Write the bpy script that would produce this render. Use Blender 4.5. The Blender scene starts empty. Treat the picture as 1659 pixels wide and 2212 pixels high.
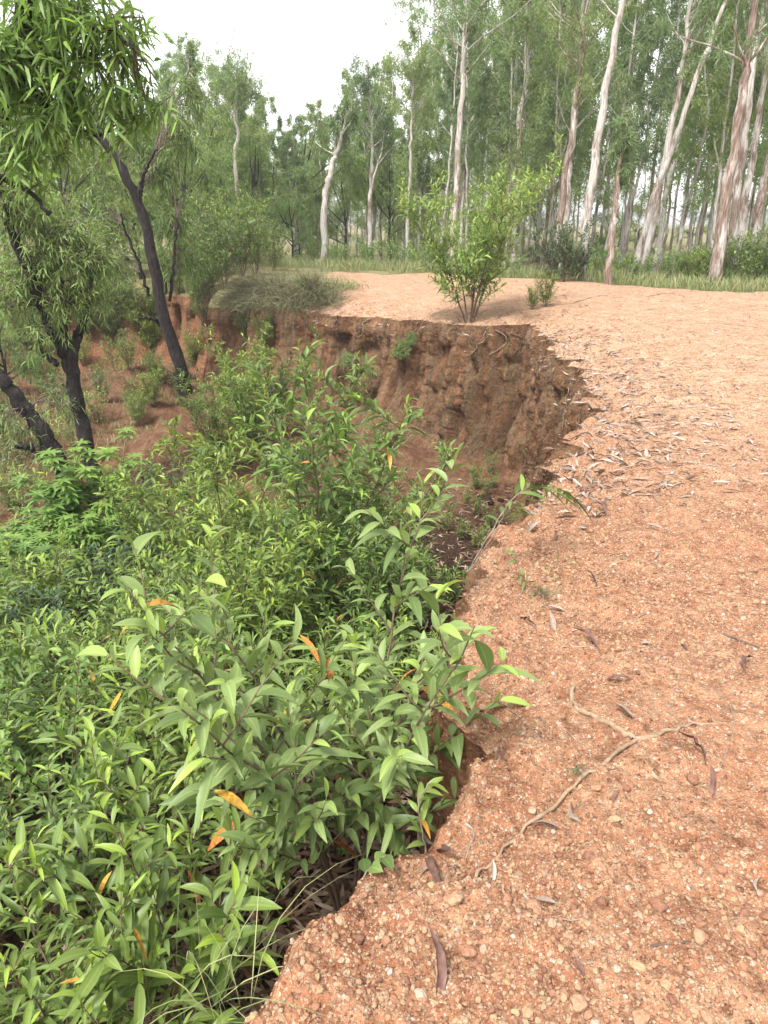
import bpy, math, random
import numpy as np
from mathutils import Vector, Matrix
from mathutils.bvhtree import BVHTree

# ------------------------------------------------------------------ camera
scn = bpy.context.scene
COL = scn.collection
R = math.radians
PITCH = R(21.4); FPX = 1024 * 26 / 36; K = 768 / 1659.0; CAMZ = 1.5
cam = bpy.data.cameras.new('camera'); camo = bpy.data.objects.new('camera', cam); COL.objects.link(camo)
camo.location = (0, 0, CAMZ); camo.rotation_euler = (R(90) - PITCH, 0, 0)
cam.sensor_fit = 'VERTICAL'; cam.sensor_height = 36; cam.sensor_width = 27; cam.lens = 26
cam.clip_start = 0.05; cam.clip_end = 2000
scn.camera = camo
scn.render.resolution_x = 768; scn.render.resolution_y = 1024

# ------------------------------------------------------------------ world, sun, exposure
SUN_EL, SUN_AZ = R(58), R(215)
w = bpy.data.worlds.new('World'); scn.world = w; w.use_nodes = True
nt = w.node_tree; nt.nodes.clear()
sky = nt.nodes.new('ShaderNodeTexSky'); sky.sky_type = 'NISHITA'; sky.sun_disc = False
sky.sun_elevation = SUN_EL; sky.sun_rotation = SUN_AZ; sky.air_density = 1.0; sky.dust_density = 1.6; sky.ozone_density = 1.0
hs = nt.nodes.new('ShaderNodeHueSaturation'); hs.inputs['Saturation'].default_value = 0.06
bg = nt.nodes.new('ShaderNodeBackground'); bg.inputs['Strength'].default_value = 0.115
wo = nt.nodes.new('ShaderNodeOutputWorld')
nt.links.new(sky.outputs[0], hs.inputs['Color']); nt.links.new(hs.outputs[0], bg.inputs[0]); nt.links.new(bg.outputs[0], wo.inputs[0])
sl = bpy.data.lights.new('sun', 'SUN'); sl.energy = 1.5; sl.angle = R(10); sl.color = (1, .965, .91)
so = bpy.data.objects.new('sun', sl); COL.objects.link(so)
sdir = Vector((math.sin(SUN_AZ) * math.cos(SUN_EL), math.cos(SUN_AZ) * math.cos(SUN_EL), math.sin(SUN_EL)))
so.rotation_euler = sdir.to_track_quat('Z', 'Y').to_euler()
vs = scn.view_settings; vs.view_transform = 'Standard'; vs.look = 'None'; vs.gamma = 1; vs.exposure = 1.98
try: vs.use_curve_mapping = False
except Exception: pass
try:
    scn.cycles.max_bounces = 6; scn.cycles.transparent_max_bounces = 6; scn.cycles.transmission_bounces = 3
except Exception: pass

# ------------------------------------------------------------------ helpers
def ray(px, py):
    x = px * K - 384; v = 512 - py * K
    d = Vector((x, FPX * math.cos(PITCH) + v * math.sin(PITCH), v * math.cos(PITCH) - FPX * math.sin(PITCH)))
    return d
def at(px, py, Y):
    d = ray(px, py); s = Y / d.y
    return Vector((d.x * s, Y, CAMZ + d.z * s))
def onz(px, py, z=0.0):
    d = ray(px, py); s = (z - CAMZ) / d.z
    return Vector((d.x * s, d.y * s, z))
def sstep(a, b, x):
    t = np.clip((x - a) / (b - a), 0, 1); return t * t * (3 - 2 * t)

def _h(i, j, k, s):
    n = (i * 73856093) ^ (j * 19349663) ^ (k * 83492791) ^ (s * 2654435761)
    n = (n ^ (n >> 13)) * 1274126177 & 0x7fffffff
    n = (n ^ (n >> 16)) & 0xffff
    return n / 65535.0
def vn(x, y, z, s=0):
    x, y, z = np.broadcast_arrays(np.asarray(x, float), np.asarray(y, float), np.asarray(z, float))
    i = np.floor(x).astype(np.int64); j = np.floor(y).astype(np.int64); k = np.floor(z).astype(np.int64)
    fx = x - i; fy = y - j; fz = z - k
    fx = fx * fx * (3 - 2 * fx); fy = fy * fy * (3 - 2 * fy); fz = fz * fz * (3 - 2 * fz)
    def c(a, b, d): return _h(i + a, j + b, k + d, s)
    x00 = c(0,0,0) * (1 - fx) + c(1,0,0) * fx; x10 = c(0,1,0) * (1 - fx) + c(1,1,0) * fx
    x01 = c(0,0,1) * (1 - fx) + c(1,0,1) * fx; x11 = c(0,1,1) * (1 - fx) + c(1,1,1) * fx
    y0 = x00 * (1 - fy) + x10 * fy; y1 = x01 * (1 - fy) + x11 * fy
    return (y0 * (1 - fz) + y1 * fz) * 2 - 1
def fbm(x, y, z, s=0, o=4, g=.5):
    r = 0; a = 1; f = 1
    for q in range(o):
        r = r + a * vn(x * f, y * f, z * f, s + q * 7); a *= g; f *= 2.03
    return r

def mesh_np(name, V, F, attrs=None, smooth=True):
    """V (n,3), F (m,4) or (m,3); attrs: dict name -> per-vertex floats"""
    me = bpy.data.meshes.new(name)
    V = np.asarray(V, np.float32); F = np.asarray(F, np.int32); k = F.shape[1]
    me.vertices.add(len(V)); me.vertices.foreach_set('co', V.ravel())
    me.loops.add(F.size); me.loops.foreach_set('vertex_index', F.ravel())
    me.polygons.add(len(F)); me.polygons.foreach_set('loop_start', np.arange(0, F.size, k, dtype=np.int32))
    try: me.polygons.foreach_set('loop_total', np.full(len(F), k, dtype=np.int32))
    except Exception: pass
    me.polygons.foreach_set('use_smooth', np.full(len(F), smooth))
    if attrs:
        for a, v in attrs.items():
            at_ = me.attributes.new(a, 'FLOAT', 'POINT'); at_.data.foreach_set('value', np.asarray(v, np.float32))
    me.update(calc_edges=True)
    return me
class MB:
    def __init__(s): s.V = []; s.F = []; s.A = []; s.B = []; s.n = 0
    def add(s, V, F, a=0.5, b=0.0):
        V = np.asarray(V, float).reshape(-1, 3); F = np.asarray(F)
        s.V.append(V); s.F.append(F + s.n); s.A.append(np.broadcast_to(np.asarray(a, float), (len(V),)).copy()); s.B.append(np.broadcast_to(np.asarray(b, float), (len(V),)).copy()); s.n += len(V)
    def mesh(s, name, smooth=True):
        if not s.V: return mesh_np(name, np.zeros((4,3)), np.array([[0,1,2,3]]))
        return mesh_np(name, np.concatenate(s.V), np.concatenate(s.F), {'rnd': np.concatenate(s.A), 'u': np.concatenate(s.B)}, smooth)
    def build(s, name, mat, parent=None, smooth=True):
        me = s.mesh(name, smooth); me.materials.append(mat)
        o = bpy.data.objects.new(name, me); COL.objects.link(o)
        if parent: o.parent = parent
        return o
def nrm(a): return a / (np.linalg.norm(a, axis=-1, keepdims=True) + 1e-9)

def leaves(mb, P, D, N, L, W, rs, ns=3, cols=2, droop=.25, sick=.15, rnd=None, pw=.85, fold=.25, curl=0):
    P = np.asarray(P, float); n = len(P)
    if n == 0: return
    D = nrm(np.asarray(D, float)); N = np.asarray(N, float)
    S = nrm(np.cross(D, N)); N = nrm(np.cross(S, D))
    L = np.broadcast_to(np.asarray(L, float), (n,)); W = np.broadcast_to(np.asarray(W, float), (n,))
    if rnd is None: rnd = rs.rand(n)
    t = np.linspace(0, 1, ns + 1)
    wp = np.maximum(np.sin(np.pi * np.clip(t, 0, 1) ** pw), 0) ** .8; wp[0] = .10; wp[-1] = .04
    sk = (rs.rand(n) - .5) * 2 * sick; dr = droop * (.5 + rs.rand(n))
    V = np.zeros((n, ns + 1, cols, 3))
    for i, tt in enumerate(t):
        c = P + D * (L * tt)[:, None] + S * (L * sk * tt * tt)[:, None]
        c[:, 2] -= L * dr * tt * tt
        if curl: c += N * (L * curl * np.sin(tt * math.pi) * (rs.rand(n) * .5 + .5))[:, None]
        hw = (W * wp[i] * .5)[:, None]
        if cols == 2:
            V[:, i, 0] = c - S * hw; V[:, i, 1] = c + S * hw
        else:
            V[:, i, 0] = c - S * hw + N * hw * fold * 2; V[:, i, 1] = c; V[:, i, 2] = c + S * hw + N * hw * fold * 2
    per = (ns + 1) * cols
    f = []
    for i in range(ns):
        for c in range(cols - 1):
            a = i * cols + c; f.append((a, a + 1, a + cols + 1, a + cols))
    F = (np.arange(n)[:, None, None] * per + np.array(f)[None]).reshape(-1, 4)
    mb.add(V.reshape(-1, 3), F, np.repeat(rnd, per), np.tile(np.linspace(0, 1, cols), n * (ns + 1)) if cols > 2 else 0.0)

def tube(mb, pts, rad, sides=6, rs=None, rough=0.0, a=.5, cap=True):
    pts = np.asarray([tuple(p) for p in pts], float); n = len(pts)
    rad = np.broadcast_to(np.asarray(rad, float), (n,))
    T = nrm(np.gradient(pts, axis=0))
    ref = np.array([0.13, .97, .2]) if abs(T[:, 2]).mean() > .6 else np.array([0, 0.1, 1.0])
    U = nrm(np.cross(T, ref)); Vv = np.cross(T, U)
    th = np.linspace(0, 2 * math.pi, sides, endpoint=False)
    r = np.repeat(rad[:, None], sides, 1)
    if rough and rs is not None: r = r * (1 + rough * (rs.rand(n, sides) - .5) + rough * (rs.rand(1, sides) - .5))
    V = pts[:, None] + U[:, None] * (np.cos(th)[None, :, None] * r[..., None]) + Vv[:, None] * (np.sin(th)[None, :, None] * r[..., None])
    f = []
    idx = np.arange(n * sides).reshape(n, sides); nx = np.roll(idx, -1, 1)
    F = np.stack([idx[:-1], nx[:-1], nx[1:], idx[1:]], -1).reshape(-1, 4)
    V = V.reshape(-1, 3)
    if cap:
        e = idx[-1]; c = len(V); V = np.vstack([V, pts[-1] + T[-1] * rad[-1] * .5])
        F = np.vstack([F, [(e[i], e[(i + 1) % sides], c, c) for i in range(0)]]) if False else F
        k = sides // 2
        F = np.vstack([F, np.array([(e[2 * i % sides], e[(2 * i + 1) % sides], e[(2 * i + 2) % sides], c) for i in range(k)])])
    mb.add(V, F, a)

def smooth_path(pts, n, rs=None, wob=0):
    pts = np.asarray([tuple(p) for p in pts], float)
    if len(pts) == 2: pts = np.array([pts[0], (pts[0] + pts[1]) / 2, pts[1]])
    m = len(pts); t = np.linspace(0, m - 1, n); out = []
    P = np.vstack([2 * pts[0] - pts[1], pts, 2 * pts[-1] - pts[-2]])
    for u in t:
        i = min(int(u), m - 2); f = u - i; a, b, c, d = P[i], P[i+1], P[i+2], P[i+3]
        out.append(.5 * (2 * b + (c - a) * f + (2*a - 5*b + 4*c - d) * f * f + (3*b - a - 3*c + d) * f**3))
    out = np.array(out)
    if rs is not None and wob:
        nse = (rs.rand(n, 3) - .5) * 2 * wob; nse[0] = 0
        out = out + nse
    return out

def tag(o, label=None, cat=None, group=None, kind=None):
    if label: o['label'] = label
    if cat: o['category'] = cat
    if group: o['group'] = group
    if kind: o['kind'] = kind
    return o
def empty(name, loc=(0, 0, 0), rz=0):
    o = bpy.data.objects.new(name, None); COL.objects.link(o); o.location = loc; o.rotation_euler = (0, 0, rz)
    o.empty_display_size = .1
    return o
def copy_tree(o, parent=None):
    c = o.copy(); COL.objects.link(c); c.parent = parent
    for ch in list(o.children): copy_tree(ch, c)
    return c

# ------------------------------------------------------------------ materials
class NT:
    def __init__(s, name):
        s.m = bpy.data.materials.new(name); s.m.use_nodes = True; s.t = s.m.node_tree; s.t.nodes.clear()
        s.out = s.n('ShaderNodeOutputMaterial')
    def n(s, ty, **kw):
        x = s.t.nodes.new(ty)
        for k, v in kw.items():
            if hasattr(x, k): setattr(x, k, v)
            else: x.inputs[k].default_value = v
        return x
    def l(s, a, b): s.t.links.new(a, b)
    def ramp(s, fac, stops, interp='LINEAR'):
        r = s.n('ShaderNodeValToRGB'); cr = r.color_ramp; cr.interpolation = interp
        while len(cr.elements) < len(stops): cr.elements.new(.5)
        for e, (p, c) in zip(cr.elements, stops):
            e.position = p; e.color = (*c, 1) if len(c) == 3 else c
        if fac is not None: s.l(fac, r.inputs[0])
        return r.outputs[0]
    def mix(s, fac, a, b, mode='MIX'):
        m = s.n('ShaderNodeMix'); m.data_type = 'RGBA'; m.blend_type = mode
        for inp, v in ((m.inputs[0], fac), (m.inputs[6], a), (m.inputs[7], b)):
            if hasattr(v, 'is_output') or isinstance(v, bpy.types.NodeSocket): s.l(v, inp)
            else: inp.default_value = v if not isinstance(v, tuple) else (*v, 1)
        return m.outputs[2]
    def math(s, op, a, b=0.0, c=None, clamp=False):
        m = s.n('ShaderNodeMath'); m.operation = op; m.use_clamp = clamp
        for inp, v in ((m.inputs[0], a), (m.inputs[1], b), (m.inputs[2], c)):
            if v is None: continue
            if isinstance(v, bpy.types.NodeSocket): s.l(v, inp)
            else: inp.default_value = v
        return m.outputs[0]
    def coords(s, scale=(1, 1, 1), which='Object'):
        tc = s.n('ShaderNodeTexCoord'); mp = s.n('ShaderNodeMapping'); mp.inputs['Scale'].default_value = scale
        s.l(tc.outputs[which], mp.inputs[0]); return mp.outputs[0]
    def noise(s, co, scale, detail=4, rough=.55, out=0):
        x = s.n('ShaderNodeTexNoise'); x.inputs['Scale'].default_value = scale; x.inputs['Detail'].default_value = detail
        x.inputs['Roughness'].default_value = rough; s.l(co, x.inputs['Vector']); return x.outputs[out]
    def voro(s, co, scale, out='Distance', feature='F1', rnd=1.0):
        x = s.n('ShaderNodeTexVoronoi'); x.feature = feature; x.inputs['Scale'].default_value = scale
        x.inputs['Randomness'].default_value = rnd; s.l(co, x.inputs['Vector']); return x.outputs[out]
    def bump(s, h, strength=.5, dist=.01, prev=None):
        b = s.n('ShaderNodeBump'); b.inputs['Strength'].default_value = strength; b.inputs['Distance'].default_value = dist
        s.l(h, b.inputs['Height'])
        if prev is not None: s.l(prev, b.inputs['Normal'])
        return b.outputs[0]
    def pbr(s, col, rough=.8, normal=None, spec=.3):
        p = s.n('ShaderNodeBsdfPrincipled')
        if isinstance(col, bpy.types.NodeSocket): s.l(col, p.inputs['Base Color'])
        else: p.inputs['Base Color'].default_value = (*col, 1)
        if isinstance(rough, bpy.types.NodeSocket): s.l(rough, p.inputs['Roughness'])
        else: p.inputs['Roughness'].default_value = rough
        p.inputs['Specular IOR Level'].default_value = spec
        if normal is not None: s.l(normal, p.inputs['Normal'])
        s.l(p.outputs[0], s.out.inputs[0]); return p
    def attr(s, name):
        a = s.n('ShaderNodeAttribute'); a.attribute_name = name; return a.outputs['Fac']
    def objrnd(s):
        return s.n('ShaderNodeObjectInfo').outputs['Random']

def leaf_mat(name, dark, mid, young, rough=.42, trans=.3, yellow=.985, spec=.38):
    m = NT(name); r = m.attr('rnd'); orn = m.objrnd()
    c = m.ramp(r, [(0, dark), (.55, mid), (.86, mid), (.95, young), (yellow, young), (min(1, yellow + .006), (.38, .2, .04) if yellow < .999 else young)])
    tint = m.ramp(orn, [(0, (.82, .86, .9)), (.5, (1, 1, 1)), (1, (1.22, 1.12, .92))])
    c = m.mix(1.0, c, tint, 'MULTIPLY')
    co = m.coords((1, 1, 1)); nz = m.noise(co, 9, 2)
    c = m.mix(m.math('MULTIPLY', nz, .35), c, m.mix(1.0, c, (.55, .62, .6), 'MULTIPLY'))
    u = m.attr('u'); rib = m.math('MULTIPLY', m.math('LESS_THAN', m.math('ABSOLUTE', m.math('SUBTRACT', u, .5)), .07), .45)
    c = m.mix(rib, c, m.mix(1.0, c, (1.7, 1.55, 1.5), 'MULTIPLY'))
    vein = m.math('MULTIPLY', m.math('MULTIPLY', m.math('SINE', m.math('MULTIPLY', u, 38)), m.math('GREATER_THAN', u, .001)), .14)
    c = m.mix(m.math('ABSOLUTE', vein), c, m.mix(1.0, c, (.5, .55, .5), 'MULTIPLY'))
    blot = m.ramp(m.noise(m.coords((1, 1, 1)), 55, 3), [(.66, (0, 0, 0)), (.70, (.55, .55, .55))])
    c = m.mix(blot, c, (.16, .13, .05))
    p = m.pbr(c, rough, None, spec)
    tr = m.n('ShaderNodeBsdfTranslucent'); m.l(m.mix(1.0, c, (1.1, 1.2, .7), 'MULTIPLY'), tr.inputs[0])
    ms = m.n('ShaderNodeMixShader'); ms.inputs[0].default_value = trans
    m.l(p.outputs[0], ms.inputs[1]); m.l(tr.outputs[0], ms.inputs[2]); m.l(ms.outputs[0], m.out.inputs[0])
    return m.m

M = {}
M['leaf_near'] = leaf_mat('acacia_leaf', (.075, .125, .032), (.18, .26, .07), (.30, .43, .07), .42, .32)
M['leaf_mid'] = leaf_mat('acacia_leaf_fine', (.08, .13, .04), (.19, .265, .08), (.29, .40, .08), .45, .32, .997)
M['leaf_dark'] = leaf_mat('dark_leaf', (.04, .085, .045), (.085, .145, .07), (.15, .25, .06), .38, .25, .999)
M['leaf_whorl'] = leaf_mat('whorled_leaf', (.08, .15, .04), (.16, .27, .07), (.28, .43, .09), .42, .32, .9999)
M['leaf_over'] = leaf_mat('overhead_leaf', (.11, .18, .045), (.23, .34, .09), (.33, .48, .10), .45, .45, .997)
M['leaf_euc'] = leaf_mat('eucalyptus_leaf', (.13, .19, .085), (.23, .305, .135), (.32, .40, .16), .55, .45, .9999, .4)
M['leaf_euc2'] = leaf_mat('yellow_green_leaf', (.17, .24, .07), (.27, .36, .11), (.34, .45, .13), .5, .45, .9999, .4)
M['leaf_weed'] = leaf_mat('weed_leaf', (.10, .18, .05), (.18, .29, .08), (.28, .42, .1), .5, .35, .9999)

M['leaf_hero'] = leaf_mat('pale_acacia_leaf', (.13, .19, .06), (.225, .30, .10), (.34, .46, .10), .45, .3)
M['leaf_shrub'] = leaf_mat('shrub_leaf', (.13, .20, .055), (.23, .33, .095), (.33, .46, .10), .45, .35, .997)
M['leaf_bush'] = leaf_mat('bright_bush_leaf', (.12, .19, .05), (.25, .35, .10), (.34, .46, .12), .48, .42, .9999)
def orange_leaf():
    m = NT('withered_leaf'); r = m.attr('rnd'); co = m.coords()
    c = m.ramp(r, [(0, (.33, .10, .04)), (.4, (.42, .16, .04)), (.7, (.55, .32, .05)), (1, (.22, .08, .05))])
    sp = m.ramp(m.noise(co, 90, 3), [(.35, (.35, .25, .2)), (.5, (1, 1, 1))])
    m.pbr(m.mix(.8, c, sp, 'MULTIPLY'), .5); return m.m
M['leaf_orange'] = orange_leaf()
def dry_leaf():
    m = NT('dry_leaf'); r = m.attr('rnd'); orn = m.objrnd(); co = m.coords()
    q = m.math('FRACT', m.math('ADD', r, orn))
    c = m.ramp(q, [(0, (.22, .155, .12)), (.3, (.30, .24, .195)), (.55, (.40, .35, .31)), (.75, (.28, .21, .165)), (.9, (.14, .075, .055)), (1, (.19, .11, .08))])
    sp = m.ramp(m.noise(co, 60, 3), [(.3, (.6, .55, .5)), (.6, (1, 1, 1))])
    m.pbr(m.mix(.7, c, sp, 'MULTIPLY'), .7, m.bump(m.noise(co, 120, 2), .3, .002)); return m.m
M['dry'] = dry_leaf()
def dry_dark():
    m = NT('dark_dry_leaf'); co = m.coords(); c = m.ramp(m.noise(co, 40, 3), [(.3, (.07, .035, .03)), (.55, (.15, .08, .06)), (.75, (.24, .15, .11))])
    m.pbr(c, .65, m.bump(m.noise(co, 120, 2), .3, .002)); return m.m
M['dry_dark'] = dry_dark()
def litter():
    m = NT('floor_litter_leaf'); r = m.attr('rnd')
    c = m.ramp(r, [(0, (.07, .035, .022)), (.4, (.15, .08, .048)), (.7, (.22, .14, .095)), (1, (.32, .25, .19))])
    m.pbr(c, .7); return m.m
M['litter'] = litter()
def bark(name, cols, sc=(1, 1, .25), scale=18, bs=.7, bd=.02, rough=.85):
    m = NT(name); co = m.coords(sc)
    n1 = m.noise(co, scale, 6, .65)
    c = m.ramp(n1, cols)
    m.pbr(c, rough, m.bump(n1, bs, bd), .25); return m.m
M['bark_dark'] = bark('dark_wet_bark', [(.3, (.010, .008, .008)), (.55, (.03, .024, .022)), (.75, (.075, .06, .052))], (1, 1, .3), 22, 1, .03)
M['stem'] = bark('sapling_stem', [(.3, (.07, .045, .03)), (.6, (.16, .11, .075)), (.8, (.26, .2, .15))], (1, 1, .3), 30, .5, .004)
M['stem_green'] = bark('green_stem', [(.3, (.1, .1, .04)), (.7, (.2, .2, .09))], (1, 1, .3), 30, .3, .003)
M['twig'] = bark('dry_twig', [(.3, (.12, .085, .065)), (.55, (.24, .19, .15)), (.75, (.42, .37, .32))], (1, 1, 1), 30, .6, .003)
M['twig_dark'] = bark('dark_twig', [(.3, (.06, .04, .035)), (.7, (.16, .11, .09))], (1, 1, 1), 30, .6, .003)
M['root'] = bark('exposed_root', [(.3, (.17, .105, .065)), (.5, (.26, .18, .115)), (.7, (.34, .26, .18))], (1, 1, 1), 45, .8, .004)
def euc_bark(name, lo, hi):
    m = NT(name); co = m.coords((1, 1, .28)); co2 = m.coords((1, 1, .5)); orn = m.objrnd()
    big = m.noise(co, 3.2, 5, .6); fine = m.noise(m.coords((1, 1, .12)), 26, 4, .6)
    white = m.ramp(fine, [(.3, (.22, .19, .165)), (.46, (.38, .345, .31)), (.66, (.54, .51, .48))])
    brown = m.ramp(fine, [(.32, (.09, .055, .04)), (.5, (.18, .128, .10)), (.66, (.31, .25, .21))])
    sz_ = m.n('ShaderNodeSeparateXYZ'); m.l(m.coords(), sz_.inputs[0]); big = m.math('ADD', big, m.math('MULTIPLY', m.math('SUBTRACT', 3.5, sz_.outputs[2]), .014))
    f = m.math('ADD', big, m.math('MULTIPLY', orn, .12))
    mask = m.ramp(f, [(lo, (0, 0, 0)), (hi, (1, 1, 1))])
    m.pbr(m.mix(mask, white, brown), .8, m.bump(m.math('ADD', m.math('MULTIPLY', mask, .7), fine), .5, .02), .2); return m.m
M['bark_euc'] = euc_bark('pale_peeling_bark', .55, .66)
M['bark_euc_b'] = euc_bark('brown_peeling_bark', .42, .54)

def gravel_color(m, co, pale_attr=True):
    big = m.noise(co, .55, 4, .6); med = m.noise(co, 5, 5, .6)
    soil = m.ramp(med, [(.3, (.36, .15, .075)), (.5, (.52, .25, .135)), (.68, (.62, .37, .22))])
    soil = m.mix(m.ramp(big, [(.42, (0, 0, 0)), (.62, (.55, .55, .55))]), soil, (.62, .40, .26))
    pc = m.ramp(m.n('ShaderNodeSeparateColor').outputs[0], [(0, (0, 0, 0)), (1, (1, 1, 1))])
    return soil
def ground_mat():
    m = NT('laterite_gravel'); co = m.coords()
    big = m.noise(co, .5, 4, .6); med = m.noise(co, 4.5, 6, .62); pale = m.attr('pale'); veg = m.attr('veg')
    soil = m.ramp(med, [(.3, (.18, .062, .030)), (.48, (.30, .125, .064)), (.7, (.38, .20, .112))])
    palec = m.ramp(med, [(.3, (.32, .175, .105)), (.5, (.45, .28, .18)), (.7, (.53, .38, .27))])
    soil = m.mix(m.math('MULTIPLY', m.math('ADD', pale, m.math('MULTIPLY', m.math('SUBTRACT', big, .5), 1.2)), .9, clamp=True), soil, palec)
    col = soil; nrmv = None; hts = []
    for sc, thr, amt in ((62, .42, .9), (120, .42, .95), (30, .3, .85), (210, .42, .8)):
        wv = m.n('ShaderNodeMix'); wv.data_type = 'VECTOR'
        d = m.voro(co, sc); c = m.voro(co, sc, 'Color')
        s = m.n('ShaderNodeSeparateColor'); m.l(c, s.inputs[0])
        pcol = m.ramp(s.outputs[0], [(0, (.15, .065, .04)), (.25, (.28, .14, .08)), (.5, (.36, .23, .14)), (.72, (.42, .29, .18)), (.90, (.42, .32, .22)), (1, (.50, .44, .36))])
        present = m.math('LESS_THAN', s.outputs[1], .8 if sc > 30 else .35)
        mask = m.math('MULTIPLY', m.math('LESS_THAN', d, m.math('MULTIPLY', m.math('ADD', s.outputs[2], .4), thr)), present)
        col = m.mix(m.math('MULTIPLY', mask, amt), col, pcol)
        hts.append(m.math('MULTIPLY', m.math('MULTIPLY', m.math('SUBTRACT', .5, d), mask), 60.0 / sc))
    h = m.math('ADD', m.math('ADD', hts[0], hts[1]), m.math('ADD', hts[2], hts[3]))
    spk = m.ramp(m.noise(co, 16, 6, .75), [(.36, (.62, .55, .5)), (.5, (1, 1, 1)), (.66, (1.12, 1.1, 1.05))]); col = m.mix(1.0, col, spk, 'MULTIPLY')
    b = m.bump(h, 1, .012); b = m.bump(m.noise(co, 40, 6, .7), .8, .018, b); b = m.bump(m.noise(co, 9, 5, .7), .6, .05, b)
    forest = m.ramp(med, [(.35, (.12, .10, .05)), (.6, (.24, .22, .10))])
    col = m.mix(m.ramp(m.math('ADD', veg, m.math('MULTIPLY', m.math('SUBTRACT', med, .5), .8)), [(.35, (0, 0, 0)), (.6, (1, 1, 1))]), col, forest)
    m.pbr(col, .9, b, .2); return m.m
M['ground'] = ground_mat()
def wall_mat():
    m = NT('eroded_bank_soil'); co = m.coords()
    sx_ = m.n('ShaderNodeSeparateXYZ'); m.l(co, sx_.inputs[0]); arc_ = m.attr('arc')
    def cv(k):
        c_ = m.n('ShaderNodeCombineXYZ'); m.l(arc_, c_.inputs[0]); m.l(m.math('MULTIPLY', sx_.outputs[2], k), c_.inputs[2]); m.l(m.math('MULTIPLY', sx_.outputs[0], .15), c_.inputs[1]); return c_.outputs[0]
    st = m.noise(cv(.22), 3.0, 7, .65); st2 = m.noise(cv(.10), 10, 6, .65); fine = m.noise(co, 26, 6, .7); b_ = m.noise(co, 1.3, 4, .6)
    red = m.attr('red')
    base = m.ramp(st, [(.32, (.10, .048, .028)), (.43, (.22, .108, .058)), (.56, (.33, .175, .092)), (.72, (.42, .26, .15))])
    grey = m.ramp(st2, [(.3, (.14, .095, .058)), (.7, (.32, .24, .145))])
    col = m.mix(m.ramp(st2, [(.46, (0, 0, 0)), (.64, (.75, .75, .75))]), base, grey)
    orange = m.ramp(fine, [(.3, (.24, .10, .052)), (.7, (.44, .22, .115))])
    col = m.mix(m.ramp(m.math('ADD', m.math('MULTIPLY', red, .45), b_), [(.56, (0, 0, 0)), (.72, (.9, .9, .9))]), col, orange)
    moss = m.ramp(m.noise(cv(.2), 2.4, 5, .65), [(.58, (0, 0, 0)), (.7, (.6, .6, .6))])
    col = m.mix(moss, col, (.13, .13, .065))
    d = m.voro(co, 60); c = m.voro(co, 60, 'Color'); s = m.n('ShaderNodeSeparateColor'); m.l(c, s.inputs[0])
    mask = m.math('MULTIPLY', m.math('LESS_THAN', d, .36), m.math('LESS_THAN', s.outputs[1], .5))
    spk = m.ramp(m.noise(co, 12, 7, .75), [(.36, (.5, .46, .44)), (.5, (1, 1, 1)), (.66, (1.2, 1.15, 1.1))]); col = m.mix(1.0, col, spk, 'MULTIPLY')
    col = m.mix(m.math('MULTIPLY', mask, .8), col, m.ramp(s.outputs[0], [(0, (.2, .1, .07)), (.6, (.34, .23, .15)), (1, (.48, .40, .32))]))
    h = m.math('ADD', fine, m.math('MULTIPLY', st2, 1.2))
    b = m.bump(m.math('ADD', h, m.math('MULTIPLY', m.noise(co, 7, 8, .7), 1.2)), 1, .14); b = m.bump(m.noise(co, 90, 4, .7), .7, .01, b)
    m.pbr(col, .92, b, .15); return m.m
M['wall'] = wall_mat()
def floor_mat():
    m = NT('gully_floor_soil'); co = m.coords(); med = m.noise(co, 3.2, 6, .65); fine = m.noise(co, 40, 5, .7); sand = m.attr('sand')
    litter = m.ramp(fine, [(.3, (.03, .018, .012)), (.5, (.075, .045, .03)), (.7, (.15, .10, .07))])
    org = m.ramp(med, [(.3, (.13, .055, .032)), (.45, (.24, .115, .065)), (.6, (.31, .175, .10)), (.75, (.37, .25, .16))])
    org = m.mix(m.math('MULTIPLY', fine, .4), org, litter)
    m.pbr(m.mix(m.math('ADD', sand, m.math('MULTIPLY', m.math('SUBTRACT', med, .5), .8), clamp=True), litter, org), .92, m.bump(m.noise(co, 14, 7, .7), 1, .12, m.bump(fine, 1, .04)), .15); return m.m
M['floor'] = floor_mat()
def peb_mat():
    m = NT('quartz_pebble'); o = m.objrnd(); co = m.coords((1, 1, 1)); n = m.noise(co, 1.6, 3)
    c = m.ramp(o, [(0, (.13, .06, .04)), (.2, (.24, .11, .065)), (.42, (.33, .18, .105)), (.62, (.38, .24, .145)), (.78, (.40, .28, .15)), (.93, (.36, .27, .19)), (.985, (.42, .36, .29)), (1, (.5, .47, .43))])
    c = m.mix(m.ramp(n, [(.35, (.5, .5, .5)), (.62, (0, 0, 0))]), c, (.30, .145, .08))
    m.pbr(c, .7, m.bump(n, .4, .1), .35); return m.m
M['pebble'] = peb_mat()
def grass_mat(name, a, b, c_):
    m = NT(name); r = m.attr('rnd'); m.pbr(m.ramp(r, [(0, a), (.6, b), (1, c_)]), .6); return m.m
M['grass'] = grass_mat('verge_grass', (.09, .13, .045), (.20, .23, .085), (.36, .32, .17))
M['grass_dry'] = grass_mat('dry_grass', (.09, .075, .045), (.17, .15, .085), (.13, .18, .06))

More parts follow.
